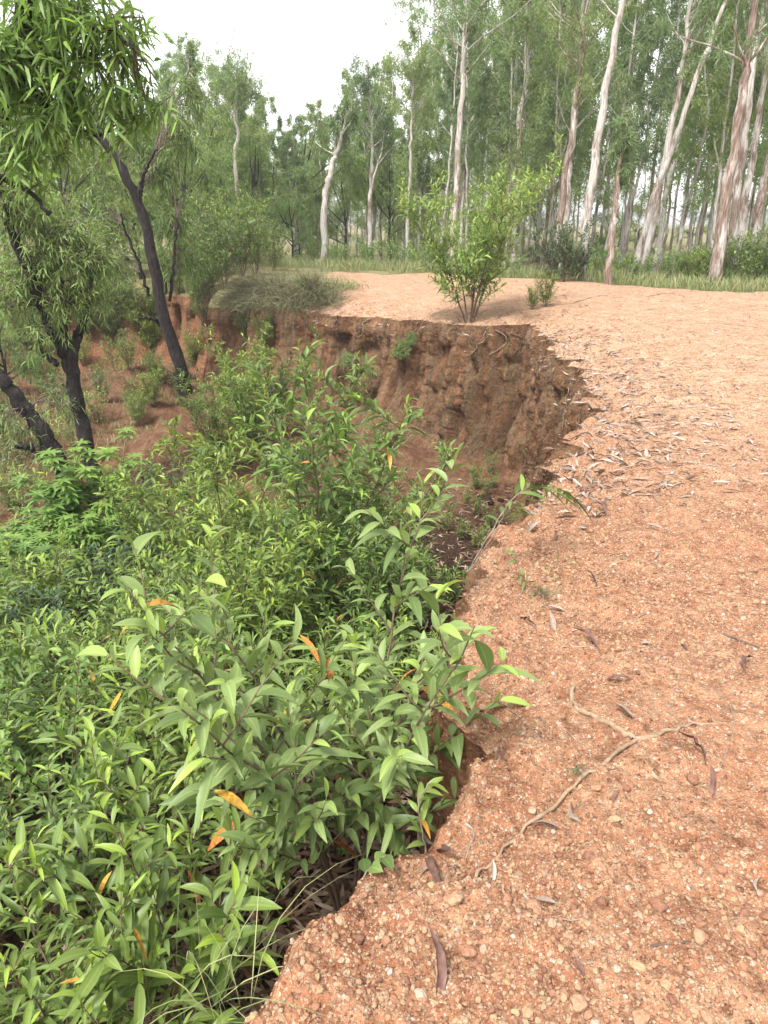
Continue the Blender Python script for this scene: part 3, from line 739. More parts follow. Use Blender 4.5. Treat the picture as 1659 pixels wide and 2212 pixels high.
gum_px([(1392, 560), (1425, 400), (1452, 270), (1475, 150), (1485, 60)], 29, 105, .14, 'slim white gum trunk just behind the right leaning one', fork=(.55, (1.2, 0, 3.4), .06), t0=.6)
gum_px([(1418, 556), (1440, 420), (1464, 320), (1486, 200)], 33, 106, .12, 'thin pale gum trunk right of the leaning pair, leaning the same way', t0=.6)
gum_px([(1202, 540), (1216, 420), (1240, 260), (1252, 120), (1262, 0)], 27, 107, .12, 'straight grey brown gum trunk left of the thick white patched one', barkmat='bark_euc_b', t0=.35, nb=30)
gum_px([(1216, 540), (1226, 430), (1232, 340), (1248, 200)], 28, 108, .12, 'grey gum trunk standing as a twin beside the straight grey brown one', t0=.45)
gum_px([(978, 560), (984, 400), (994, 260), (1002, 130), (1010, 0)], 27, 109, .11, 'tall slender gum with brown and white bark rising behind the round shrub', t0=.42, nb=30, bl=3)
gum_px([(697, 528), (703, 430), (714, 370), (726, 330)], 33, 110, .16, 'pale pinkish leaning gum with a small green crown beyond the gravel', top=6.0, t0=.5, nb=16, bl=2.0, leafmat='leaf_mid')
gum_px([(800, 520), (801, 420), (804, 330), (800, 240), (794, 150)], 37, 111, .12, 'white forked gum trunk with an open crown against the sky, left of centre', top=7.4, t0=.5, fork=(.28, (.6, 0, 2.6), .06), nb=24)
gum_px([(1112, 540), (1118, 400), (1122, 250), (1140, 170), (1138, 60)], 33, 112, .10, 'thin white gum trunk with wavy stem right above the round shrub', t0=.5, fork=(.4, (1.3, 0, 3.2), .05), nb=26)
gum_px([(1095, 540), (1105, 360), (1114, 200), (1120, 60)], 35, 113, .10, 'straight thin white gum trunk left of the wavy one', t0=.45, nb=26)
gum_px([(880, 535), (884, 400), (888, 300), (890, 200)], 36, 114, .09, 'slim white gum trunk left of the round shrub crown', top=8.0, t0=.4, nb=26)
gum_px([(1600, 500), (1616, 400), (1636, 270), (1655, 150)], 28, 115, .14, 'grey white gum trunk in the far right corner of the grove', t0=.55)
gum_px([(1625, 540), (1642, 430), (1662, 340), (1685, 200)], 26, 116, .15, 'pinkish gum trunk cut by the right border of the photo', barkmat='bark_euc_b', t0=.6)
gum_px([(510, 470), (509, 380), (512, 290), (508, 230)], 30, 117, .08, 'white gum trunk showing through the leaves left of centre', top=6.2, t0=.45, nb=26)
gum_px([(424, 470), (420, 330), (410, 200), (405, 110)], 34, 118, .12, 'tallest gum on the left skyline with a narrow pointed crown', top=8.0, t0=.5, nb=24, bl=1.3)
gum_px([(1316, 592), (1324, 500), (1332, 430)], 21, 119, .10, 'young gum with short red brown trunk and low dark crown', top=4.0, gzv=-.1, barkmat='bark_euc_b', t0=.62, nb=12, bl=.9, nlf=70, ncl=4)

# ---------------- the grove behind: copies of a few gums
def gum_proto(seed, H, r, t0, nb, bl, nlf, leafmat='leaf_euc', fork=None, barkmat='bark_euc', ncl=5):
    rs = np.random.RandomState(seed); pts = [(0, 0, -.2)]; x = y = 0; l = (rs.rand(2) - .5) * .1
    for k in range(1, 6):
        x += (rs.rand() - .5) * .3 + l[0] * H / 5; y += (rs.rand() - .5) * .3 + l[1] * H / 5; pts.append((x, y, H * k / 5))
    return gum_tree('gum_tree', seed, pts, r, r * .2, t0, nb, bl, ncl, nlf, fork=fork, sides=8, leafmat=leafmat, barkmat=barkmat, lf_L=.2, lf_W=.044)
tall = Pool([gum_proto(201, 15, .095, .2, 36, 2.5, 52), gum_proto(202, 15, .08, .3, 32, 2.3, 50, fork=(.3, (1.2, .4, 4.5), .045)), gum_proto(203, 14, .10, .2, 36, 2.5, 52, 'leaf_euc', None, 'bark_euc_b'),
             gum_proto(204, 15, .075, .36, 28, 2.2, 50, fork=(.45, (-1.3, .3, 4), .045)), gum_proto(205, 13, .09, .16, 40, 2.3, 54, 'leaf_euc2'), gum_proto(206, 15, .09, .26, 34, 2.2, 52)])
short = Pool([gum_proto(211, 9, .11, .25, 30, 2.0, 55), gum_proto(212, 9, .09, .3, 28, 1.7, 55, 'leaf_euc2'), gum_proto(213, 8, .10, .2, 28, 2.1, 60, 'leaf_euc', (.3, (.9, .3, 2.6), .05)), gum_proto(214, 9, .10, .35, 26, 1.5, 55)])
SKX = [-300, 0, 200, 290, 340, 372, 388, 425, 450, 540, 575, 605, 650, 690, 730, 800, 850, 878, 905, 930, 1800]
SKY = [0, 0, 60, 260, 270, 200, 60, 40, 110, 105, 150, 205, 175, 205, 130, 92, 140, 150, 40, -180, -500]
def grove(px, Y, frac=1.0, jit=0):
    topy = np.interp(px, SKX, SKY) + jit
    b = at(px, 500, Y); gh = -.5; H = (at(px, topy, Y).z - gh) * frac
    if H > 10.5: o = tall.get(); s = min(H / 16.0, 1.1)
    else: o = short.get(); s = H / 10.0
    o.location = (b.x, Y, gh); o.rotation_euler = ((RN.random() - .5) * .05, (RN.random() - .5) * .08 , RN.random() * 6.28); o.scale = (s, s, s)
    return o
GL = {0: 'gum tree with thin pale trunk in the second rank of the grove', 1: 'slender far gum tree in the back rank of the grove'}
spots = []
def far_enough(x, y, d):
    for a, b in spots:
        if (a - x) ** 2 + (b - y) ** 2 < d * d: return False
    spots.append((x, y)); return True
cnt = 0; tries = 0
while cnt < 46 and tries < 3000:
    tries += 1; px = RN.uniform(360, 1760); Y = RN.uniform(29, 44)
    if px < 900 and Y < 36: continue
    if px < 900 and RN.random() < .45: continue
    b = at(px, 500, Y)
    if not far_enough(b.x, Y, 1.6): continue
    o = grove(px, Y, RN.uniform(.75, 1.0) if px < 900 else 1.0, RN.uniform(0, 60) if px < 900 else 0); cnt += 1
    q = ('left of the forked white gum' if px < 760 else 'between the forked gum and the round shrub' if px < 940 else 'above the round shrub' if px < 1200 else 'around the thick white trunk' if px < 1370 else 'among the leaning trunks at the right'); tag(o, 'pale barked gum tree of the second rank ' + q, 'tree', 'second rank gum trees ' + q)
cnt = 0; tries = 0
while cnt < 72 and tries < 4000:
    tries += 1; px = RN.uniform(200, 1800)
    if px > 1330 and RN.random() < .5: continue
    Y = 44 + 42 * RN.random() ** 1.0
    if px < 880 and RN.random() < .35: continue
    b = at(px, 500, Y)
    if not far_enough(b.x, Y, 1.8): continue
    o = grove(px, Y, RN.uniform(.7, 1.0) if px < 900 else 1.0, RN.uniform(0, 90) if px < 900 else 0); cnt += 1
    q = ('behind the left skyline' if px < 620 else 'behind the forked white gum' if px < 880 else 'behind the round shrub' if px < 1200 else 'behind the thick white trunk' if px < 1380 else 'behind the leaning trunks at the right'); tag(o, 'slender far gum tree in the hazy back rank ' + q, 'tree', 'far gum trees ' + q)
# the ones that make the skyline humps left of centre
for px, Y, dy in [(410, 40, 0), (430, 44, 20), (475, 42, 0), (520, 38, 5), (548, 43, 0), (640, 46, 5), (745, 45, 0), (800, 43, 0), (835, 47, 10), (905, 40, 40), (925, 44, 0), (700, 47, 0), (590, 50, 0), (770, 50, 25)]:
    o = grove(px, Y, 1.0, dy); q = ('just right of the overhanging leaves' if px < 560 else 'in the low dip of the skyline' if px < 720 else 'beside the forked white gum' if px < 870 else 'where the skyline climbs to the top border'); tag(o, 'gum crown against the white sky ' + q, 'tree', 'skyline gum trees ' + q)
tall.drop_unused(); short.drop_unused()

# cluster of thin white poles seen low under the crowns
def pole_proto(seed):
    return gum_tree('pole_gum', seed, [(0, 0, -.2), (.15, .05, 4), (.1, -.1, 8), (.4, 0, 13)], .085, .02, .5, 14, 1.5, 4, 34, sides=6)
poles = Pool([pole_proto(231), pole_proto(232)])
for px, Y in [(905, 46), (921, 44), (934, 50), (945, 43), (893, 52), (873, 44), (858, 55), (845, 50), (722, 46), (742, 50), (755, 47), (768, 54), (955, 52), (1145, 44), (1162, 48), (1178, 52), (640, 50), (664, 46), (1300, 46), (1285, 42), (1100, 50), (1070, 46), (1040, 52), (1010, 44), (1205, 46), (1240, 52), (1320, 50), (1330, 42), (1375, 52), (1390, 44), (1405, 48), (1420, 54), (1440, 44), (1490, 54), (1545, 52), (1585, 44), (1605, 50), (1620, 42), (1640, 48), (1655, 54), (1190, 40), (965, 47), (985, 53), (820, 46), (790, 52), (700, 49), (680, 55), (1130, 55), (1345, 44), (1360, 50), (1495, 40), (1512, 44), (1530, 46), (1455, 46), (1475, 50), (1570, 38)]:
    o = poles.get(); b = at(px, 500, Y); s = RN.uniform(.85, 1.2) * (1 if px > 895 else .52); o.location = (b.x, Y, -.5); o.rotation_euler = (0, 0, RN.random() * 6.28); o.scale = (s, s, s)
    tag(o, 'thin white pole like gum stem low in the distance', 'tree', 'thin white stems at the back of the grove')
poles.drop_unused()

# ---------------- bushy acacia trees on the left, behind the gully
def bushy_tree(name, seed, H, blobs, trunk=.09, leafmat='leaf_mid', L=.11, W=.02, barkmat='bark_dark', gap=.03, ntw=60, tl=.5):
    rs = np.random.RandomState(seed); tr = MB(); st = MB(); lf = MB()
    path = smooth_path([(0, 0, -.3), (rs.randn() * .1, rs.randn() * .1, H * .35), (rs.randn() * .2, rs.randn() * .2, H * .85)], 14, rs, .03)
    tube(tr, path, np.linspace(trunk, trunk * .25, 14), 8, rs, .15); src = [path]
    for (x, y, z, r) in blobs:
        e = np.array([x, y, z]) * H; s = path[np.argmin(np.abs(path[:, 2] - e[2] * .6))]
        lp = smooth_path([s, (s + e) / 2 + rs.randn(3) * .1, e], 8, rs, .02); tube(tr, lp, np.linspace(trunk * .45, trunk * .12, 8), 5); src.append(lp)
    src = np.vstack(src)
    for (x, y, z, r) in blobs:
        blob_twigs(st, lf, rs, np.array([x, y, z]) * H, np.array([r, r, r * .8]) * H, ntw, tl, L, W, 3, 2, gap, src=src)
    root = empty(name); tr.build('trunk', M[barkmat], root); st.build('twigs', M['stem'], root); lf.build('crown', M[leafmat], root)
    return root
def rblobs(seed, n, zlo=.35, sp=.32, r=.2):
    rs = np.random.RandomState(seed); return [((rs.rand() - .5) * 2 * sp, (rs.rand() - .5) * 2 * sp, zlo + (1 - zlo - .08) * (k + rs.rand()) / n, r * (.7 + .5 * rs.rand())) for k in range(n)]
bush = Pool([bushy_tree('acacia_tree', 301, 5.5, rblobs(1, 9), ntw=75, leafmat='leaf_bush'), bushy_tree('acacia_tree', 302, 5.0, rblobs(2, 9, .25), leafmat='leaf_euc2', ntw=75), bushy_tree('acacia_tree', 303, 6.0, rblobs(3, 11, .3, .28, .17), ntw=65, leafmat='leaf_bush'), bushy_tree('acacia_tree', 304, 4.5, rblobs(4, 8, .2, .34, .22), ntw=75, leafmat='leaf_weed')])
BT_ = [(-60, 25, 1.3), (20, 27, 1.25), (95, 29, 1.3), (160, 31, 1.2), (230, 30, 1.15), (275, 33, 1.2), (330, 30, 1.0), (385, 27, 1.05), (440, 31, 1.1), (470, 36, 1.25), (560, 34, .95), (595, 38, 1.15), (650, 40, 1.25), (745, 42, 1.0), (520, 40, 1.3), (-10, 34, 1.6), (130, 38, 1.7), (240, 40, 1.6), (350, 38, 1.35), (630, 34, .7), (845, 42, 1.05),
       (50, 22, .75), (150, 24, .8), (-40, 18, .6), (215, 26, .85), (300, 25, .7), (410, 25, .75), (350, 23.5, .55), (-120, 22, 1.2), (-100, 30, 1.5), (490, 29, .75)]
for i, (px, Y, s) in enumerate(BT_):
    o = bush.get(); b = at(px, 560, Y); z, _ = gz(b.x, Y); o.location = (b.x, Y, z); o.rotation_euler = (0, 0, RN.random() * 6.28); o.scale = (s,) * 3
    q = ('at the left border behind the black limbs' if px < 60 else 'behind the forked black trunk' if px < 200 else 'around the leaning black trunk' if px < 370 else 'behind the hanging grass mound' if px < 540 else 'behind the far end of the gravel'); tag(o, 'bushy acacia ' + ('low in front, ' if Y < 27 else '') + q, 'tree', 'bushy trees ' + ('low in front, ' if Y < 27 else '') + q)
for i in range(46):
    px = RN.uniform(620, 1760); Y = RN.uniform(52, 84) if i % 3 else RN.uniform(38, 50); o = bush.get(); b = at(px, 500, Y); o.location = (b.x, Y, -.7); s = RN.uniform(.5, .95) * (1 if i % 3 else .42); o.rotation_euler = (0, 0, RN.random() * 6.28); o.scale = (s * 1.2, s * 1.2, s)
    tag(o, 'low green tree in the undergrowth behind the white trunks', 'tree', 'undergrowth trees behind the grove')
bush.drop_unused()

# ---------------- shrubs at the far verge and on the gully rim
vb = Pool([sapling('shrub', 401, 1.6, 6, .38, .12, .12, .022, 3, 2, 11, .035, .34, 'leaf_mid', .012, .3, 1), sapling('shrub', 402, 1.5, 7, .42, .1, .11, .024, 3, 2, 11, .035, .34, 'leaf_near', .012, .3, 1), sapling('shrub', 403, 1.4, 7, .45, .08, .09, .03, 3, 2, 10, .035, .3, 'leaf_dark', .012, .3, 1)])
def shrub(px, Y, s, k, label, group=None, dz=0, cat='shrub'):
    o = vb.get(k); b = at(px, 560, Y); put(o, b.x, Y, RN.random() * 6.28, s, dz); tag(o, label, cat, group); o.name = 'shrub'; return o
for px, Y, s in [(440, 21.5, 1.35), (480, 20.8, 1.25), (520, 22.5, 1.4), (550, 24, 1.2), (410, 23.5, 1.1), (590, 26.5, 1.0), (455, 24.5, 1.6)]:
    shrub(px, Y, s, RN.choice([0, 1]), 'bright leafy shrub on the far gully rim behind the hanging grass', 'shrubs on the far gully rim')
for px, Y, s in [(560, 17.6, .5), (655, 17.4, .42), (520, 18.5, .6)]:
    shrub(px, Y, s, 0, 'small green shrub poking through the dry hanging grass', 'small shrubs in the hanging grass')
for px, Y, s in [(1195, 22.5, 1.0), (1225, 21.8, 1.15), (1250, 22.8, 1.05)]:
    shrub(px, Y, s, 2, 'dull grey green shrub at the gravel edge right of the round shrub', 'dull shrubs left of the thick white trunk')
for px, Y, s in [(1500, 23.5, .8), (1520, 22.5, .9), (1570, 23, 1.0), (1600, 22.2, 1.05), (1640, 21.5, 1.0), (1675, 21, 1.1), (1480, 27, .8)]:
    shrub(px, Y, s, RN.choice([0, 1]), 'leafy verge shrub among the trunks at the right edge', 'verge shrubs at the right edge')
weed = Pool([sapling('weed', 411, .8, 9, .5, .05, .10, .05, 2, 2, 6, .05, .3, 'leaf_weed', .006, .2), sapling('weed', 412, .9, 9, .45, .05, .09, .045, 2, 2, 6, .05, .3, 'leaf_weed', .006, .2)])
n = 0
while n < 70:
    px = RN.uniform(600, 1659); e = RN.random()
    if 960 < px < 1260 and RN.random() < .5: continue
    Y = RN.uniform(26, 36) if px < 1000 else RN.uniform(21, 32); b = at(px, 560, Y)
    if edge_d(b.x, Y) < 1.2: continue
    o = weed.get(); put(o, b.x, Y, RN.random() * 6.28, RN.uniform(.7, 1.35)); tag(o, 'low light green weed along the grassy verge beyond the gravel', 'weed', 'weeds along the grassy verge'); n += 1
weed.drop_unused()

# ---------------- the round shrub on the gully lip
h0, _ = hit(1014, 694); h0 = h0 or Vector((1.45, 12.5, 0))
s1 = sapling('shrub', 421, 2.6, 9, .68, .14, .18, .030, 4, 2, 13, .032, .30, 'leaf_shrub', .015, .3, 1, orange=7, lean=(.05, 0))
s1.location = h0; s1.rotation_euler = (0, 0, .4); tag(s1, 'round many stemmed green shrub standing alone on the lip of the gully', 'shrub')
for (px, py, s) in [(1178, 662, .42), (1150, 668, .3)]:
    h, _ = hit(px, py); o = vb.get(1); o.location = h; o.scale = (s,) * 3; o.rotation_euler = (0, 0, px); tag(o, 'small low acacia seedling with dark leaves lying on the gravel' + (' right of the round shrub' if px > 1160 else ' nearest the round shrub'), 'seedling')

# ---------------- dark trunked trees of the gully
def limb(tr, pxs, Y0, Y1, r0, r1, rs, n=26, wob=.022, sides=11):
    m = len(pxs); p = [at(px, py, Y0 + (Y1 - Y0) * i / (m - 1)) for i, (px, py) in enumerate(pxs)]
    path = smooth_path(p, n, rs, wob); tube(tr, path, np.linspace(r0, r1, n) * (1 + .14 * (rs.rand(n) - .5)), sides, rs, .3); return path
def rel(o, base):
    for ch in o.children: ch.location = -Vector(base)
    o.location = base
def dark_tree(name, seed, limbs, blobs, label, L=.12, W=.018, leafmat='leaf_mid', gap=.03, tl=.5, hang=.3, br=.005):
    rs = np.random.RandomState(seed); tr = MB(); st = MB(); lf = MB(); src = []
    for (pxs, Y0, Y1, r0, r1) in limbs: src.append(limb(tr, pxs, Y0, Y1, r0, r1, rs))
    base = Vector(src[0][0]); srcv = np.vstack(src)
    for (px, py, Y, rx, rz, ry, ntw) in blobs:
        c = at(px, py, Y); k = Y / (FPX * 1.0) * K
        blob_twigs(st, lf, rs, c, (rx * k, ry, rz * k), ntw, tl, L, W, 3, 2, gap, .35, hang, srcv, br)
    root = empty(name); tr.build('trunk', M['bark_dark'], root); st.build('twigs', M['twig_dark'], root); lf.build('crown', M[leafmat], root)
    rel(root, base); tag(root, label, 'tree'); return root
# tree leaning left beside the far cliff
dark_tree('acacia_tree', 501, [([(402, 850), (392, 800), (372, 740), (352, 680), (338, 600), (322, 520), (300, 440), (272, 380), (236, 325), (196, 270), (150, 215)], 17, 16.0, .14, .06),
    ([(322, 640), (300, 570), (272, 500), (262, 460)], 16.9, 16.3, .035, .015), ([(366, 650), (374, 580), (378, 525), (384, 470)], 16.9, 16.6, .035, .018), ([(348, 700), (330, 688), (296, 686)], 17, 16.4, .05, .015),
    ([(300, 440), (310, 380), (340, 320)], 16.4, 16, .05, .02)],
    [(355, 370, 17.3, 50, 50, .8, 45), (385, 470, 17.4, 45, 50, .7, 40), (400, 560, 17.6, 35, 45, .6, 30), (235, 470, 17.2, 40, 50, .7, 40), (245, 560, 17.2, 35, 45, .7, 26), (300, 300, 17.3, 45, 45, .8, 34), (395, 290, 17, 40, 60, .8, 40), (410, 200, 17, 30, 55, .7, 30), (225, 390, 17.3, 35, 35, .7, 20)],
    'black trunked acacia leaning left in front of the far orange cliff', L=.16, W=.026, tl=.6)
# forked black tree at left
dark_tree('acacia_tree', 502, [([(226, 1225), (214, 1130), (205, 1050), (190, 985), (172, 900), (156, 825), (148, 760)], 10.6, 10.6, .12, .095),
    ([(150, 800), (132, 750), (108, 715), (84, 650), (70, 590)], 10.6, 10.3, .075, .03), ([(152, 790), (164, 735), (184, 690), (196, 620), (200, 560)], 10.6, 10.8, .08, .03),
    ([(146, 760), (140, 700), (136, 640), (120, 560)], 10.6, 10.5, .05, .02), ([(108, 715), (96, 740), (88, 730), (92, 760), (128, 790)], 10.3, 10.5, .03, .04), ([(84, 650), (40, 540), (8, 440), (-6, 380)], 10.3, 9.8, .07, .04),
    ([(225, 1180), (240, 1168), (256, 1172)], 10.6, 10.4, .05, .02)],
    [(60, 470, 10.3, 70, 50, .6, 119), (150, 510, 10.6, 70, 50, .6, 136), (200, 560, 10.6, 50, 50, .6, 110), (110, 560, 10.4, 75, 55, .6, 136), (60, 580, 10.4, 60, 55, .6, 110), (180, 640, 10.6, 50, 45, .5, 85), (130, 650, 10.5, 50, 40, .5, 68), (30, 640, 10.4, 50, 60, .6, 76), (100, 720, 10.4, 40, 35, .4, 37), (20, 420, 10, 40, 40, .5, 59)],
    'forked black trunked acacia at the left with feathery light green leaves', L=.11, W=.016, leafmat='leaf_euc2', tl=.35, hang=.12)
dark_tree('acacia_tree', 503, [([(152, 1050), (128, 1000), (95, 935), (60, 890), (30, 850), (-2, 815), (-60, 760)], 9.6, 9.4, .11, .075), ([(125, 1000), (98, 985), (70, 968), (34, 964)], 9.5, 9.2, .07, .03)],
    [(60, 940, 9.5, 60, 35, .4, 30), (20, 905, 9.4, 50, 40, .4, 32), (100, 985, 9.5, 40, 30, .4, 22), (30, 990, 9.4, 40, 35, .4, 22), (120, 870, 9.6, 35, 30, .3, 14)],
    'black limb slanting up to the left border with grey green leaf sprays under it', L=.10, W=.013, leafmat='leaf_euc', tl=.35)
# near tree overhanging the top left corner
dark_tree('acacia_tree', 504, [([(-420, 900), (-300, 560), (-150, 360), (-40, 250), (22, 170), (52, 90), (66, 0), (72, -120)], 5.4, 5.2, .13, .06), ([(22, 180), (60, 190), (110, 240), (190, 290), (240, 270)], 5.2, 5.4, .03, .008), ([(56, 80), (130, 60), (220, 60), (290, 100)], 5.2, 5.0, .03, .008), ([(-150, 360), (-60, 380), (40, 400), (110, 470)], 5.4, 5.2, .03, .01)],
    [(40, 60, 5.2, 55, 45, .4, 26), (110, 30, 5.1, 50, 35, .4, 22), (190, 40, 5.1, 45, 35, .35, 18), (245, 70, 5.1, 30, 30, .3, 11), (110, 120, 5.2, 50, 32, .35, 22), (190, 120, 5.2, 40, 30, .3, 15), (265, 130, 5.2, 30, 26, .3, 9), (40, 170, 5.2, 45, 35, .35, 18), (150, 200, 5.2, 45, 30, .3, 16), (240, 195, 5.2, 40, 24, .3, 11), (310, 205, 5.2, 26, 20, .2, 7), (100, 260, 5.2, 45, 32, .3, 15), (20, 280, 5.2, 45, 35, .35, 13), (190, 285, 5.2, 25, 22, .3, 5), (40, 350, 5.3, 40, 28, .3, 9), (110, 335, 5.3, 25, 25, .3, 5), (90, 400, 5.3, 22, 25, .2, 4), (0, 100, 5.2, 45, 45, .4, 18), (130, -50, 5.2, 110, 40, .4, 34), (345, 225, 5.2, 12, 16, .12, 3), (285, 30, 5.2, 14, 18, .2, 4), (270, 250, 5.2, 18, 22, .2, 5)],
    'near acacia overhanging the top left corner with long hanging sickle leaves', L=.135, W=.021, leafmat='leaf_over', gap=.020, tl=.26, hang=.22, br=.003)

# ---------------- near and middle saplings
hero = sapling('sapling', 601, 1.62, 6, .44, .22, .15, .036, 6, 3, 11, .032, .36, 'leaf_hero', .009, .42, 0, orange=12, lean=(-.08, .02))
hz_, _ = gz(-.15, 2.2); hero.location = (-.15, 2.2, min(hz_, -1.0)); hero.rotation_euler = (0, 0, .9)
tag(hero, 'nearest tall sapling, long pale green leaves and some orange ones, at the gravel edge', 'sapling')
nearp = Pool([sapling('sapling', 610 + i, 1.0, [3, 4, 3, 4, 5][i], [.34, .4, .45, .38, .42][i], .12, .168, [.030, .033, .027, .032, .026][i], 5, 3, 7, .034, .34, 'leaf_near', .007, .32, 0, orange=[1, 0, 2, 0, 1][i]) for i in range(5)] + [sapling('sapling', 618, .95, 5, .42, .08, .095, .019, 4, 2, 9, .024, .36, 'leaf_mid', .006, .3, 0), sapling('sapling', 619, 1.05, 3, .36, .12, .18, .026, 5, 3, 6, .034, .36, 'leaf_near', .008, .4, 0, orange=3), sapling('sapling', 620, 1.0, 4, .5, .1, .07, .03, 4, 3, 8, .026, .3, 'leaf_weed', .006, .25, 0)])
midp = Pool([sapling('sapling', 630 + i, 1.0, [5, 6, 5, 6][i], .45, .08, .13, [.027, .03, .024, .028][i], 3, 2, 9, .03, .34, ['leaf_near', 'leaf_near', 'leaf_mid', 'leaf_dark'][i], .007, .32, 0) for i in range(4)])
bigp = Pool([sapling('sapling', 650 + i, 2.2, [5, 6, 5][i], .40, .15, .15, .030, 4, 3, 11, .034, .26, 'leaf_near', .012, .34, 1, orange=[6, 3, 2][i]) for i in range(3)])
# tall saplings in the middle of the gully
for i, (x, y, k, hgt, rz, lab) in enumerate([(-.42, 5.1, 0, 2.15, .3, 'tallest sapling mid gully, its fresh green tips in front of the brown bank'),
        (-1.35, 5.6, 1, 1.75, 2.0, 'broad sapling left of the tallest one in the middle of the gully'), (.0, 4.5, 2, 1.2, 4.0, 'sapling growing against the foot of the near bank'),
        (-.75, 4.0, 2, 1.35, 1.0, 'sapling with dark drooping leaves and rusty leaves just behind the nearest'), (-2.1, 6.6, 0, 1.65, 5.0, 'dark bushy sapling at the left end of the middle thicket'), (.0, 6.3, 1, 1.5, 3.1, 'sapling tucked behind the tallest one under the brown bank')]):
    o = bigp.get(k); put(o, x, y, rz, hgt / 2.2); tag(o, lab, 'sapling')
# thickets on the bank foot farther on
for (px, Yb, s, k, lab) in [(525, 12.8, .85, 0, 'leafy bush climbing the shaded bank below the hanging grass'), (455, 12.2, .8, 1, 'leafy bush at the left end of the shaded bank'), (505, 14.0, .95, 2, 'upper bush on the shaded bank, just under the dry grass'), (600, 14.6, .8, 0, 'bush on the bank with tips against the brown earth')]:
    o = bigp.get(k); put(o, at(px, 700, Yb).x, Yb, RN.random() * 6, s, -.1); tag(o, lab, 'bush')
for (px, py, s) in [(760, 790, .30), (855, 770, .34), (880, 745, .26), (800, 810, .26)]:
    h, nn = hit(px, py); o = vb.get(0); o.location = h + Vector((-.02, -.02, 0)); o.rotation_euler = (1.0, 0, px); o.scale = (s,) * 3
    tag(o, 'thin leafy sprig drooping from the steep brown bank', 'sprig', 'sprigs drooping from the brown bank')
bigp.drop_unused()
# dense carpet: near zone
occ = []
def okd(x, y, d):
    for a, b in occ:
        if (a - x) ** 2 + (b - y) ** 2 < d * d: return False
    occ.append((x, y)); return True
def rim_inside(x, y, m):
    a = math.atan2(y - CY, x - CX); r = math.hypot(x - CX, y - CY)
    aa = (a - A0) % (2 * math.pi) + A0
    return r < np.interp(aa, phi, BB) - m
n = 0; t = 0
while n < 105 and t < 6000:
    t += 1; x = RN.uniform(-3.6, .1); y = RN.uniform(.9, 4.4)
    if not rim_inside(x, y, .12) or abs(x) / y > 1.15 + .5: continue
    if math.hypot(x + .12, y - 2.0) < .45 or (x > -.62 and 1.0 < y < 2.2): continue
    if not okd(x, y, .235): continue
    o = nearp.get(); hgt = RN.uniform(.55, .95) * (1.0 if x < -.6 else .75); put(o, x, y, RN.random() * 6.28, hgt, 0, (RN.uniform(-.15, .15), RN.uniform(-.15, .15)))
    q = ('in the bottom left corner of the thicket' if y < 2.0 else 'along the left border of the near thicket' if x < -1.9 else 'in the rows just left of the nearest tall sapling' if y < 3.1 else 'at the far side of the near thicket'); tag(o, 'knee high long leaved sapling ' + q, 'sapling', 'saplings ' + q); n += 1
n = 0; t = 0
while n < 150 and t < 9000:
    t += 1; x = RN.uniform(-7.0, .3); y = RN.uniform(3.9, 8.6)
    if not rim_inside(x, y, .1): continue
    if y > 7.6 + .2 * (x + 4) and x < -2.6: continue
    if not okd(x, y, .33): continue
    o = midp.get(RN.choice([0, 1, 2, 3, 3]) if x < -1.6 else RN.choice([0, 1, 2])); hgt = RN.uniform(.55, .95) * (.5 if x > -.25 else 1); put(o, x, y, RN.random() * 6.28, hgt, 0, (RN.uniform(-.15, .15), RN.uniform(-.15, .15)))
    q = ('under the whorled plants at the left' if x < -3.2 else 'between the whorled plants and the middle saplings' if x < -1.5 and y > 5.6 else 'in the darker carpet left of the middle saplings' if x < -1.0 else 'around the feet of the tall middle saplings'); tag(o, 'low bushy sapling ' + q, 'sapling', 'saplings ' + q); n += 1
# sparse small ones on the earth slopes and far floor
n = 0; t = 0
while n < 62 and t < 6000:
    t += 1; x = RN.uniform(-11, .6); y = RN.uniform(8.4, 21)
    if not rim_inside(x, y, -.6): continue
    if -4.9 < x + .0 * y < -3.2 and 9.5 < y < 15 and RN.random() < .8: continue
    if x < -4.5 and y < 12.5 and RN.random() < .7: continue
    if not okd(x, y, .5): continue
    o = midp.get(RN.choice([0, 2, 2, 3])); put(o, x, y, RN.random() * 6.28, RN.uniform(.5, 1.1)); tag(o, 'scattered low sapling on the bare orange earth of the far gully', 'sapling', 'saplings scattered on the far gully earth'); n += 1
n = 0; t = 0
while n < 15 and t < 3000:
    t += 1; x = RN.uniform(-.5, 2.0); y = RN.uniform(3.4, 12.5)
    if not rim_inside(x, y, .12) or rim_inside(x, y, 1.3): continue
    if not okd(x, y, .28): continue
    o = midp.get(RN.choice([0, 1, 2])); put(o, x, y, RN.random() * 6.28, RN.uniform(.28, .5)); tag(o, 'small sapling at the foot of the tall brown bank', 'sapling', 'small saplings at the bank foot'); n += 1
nearp.drop_unused(); midp.drop_unused()
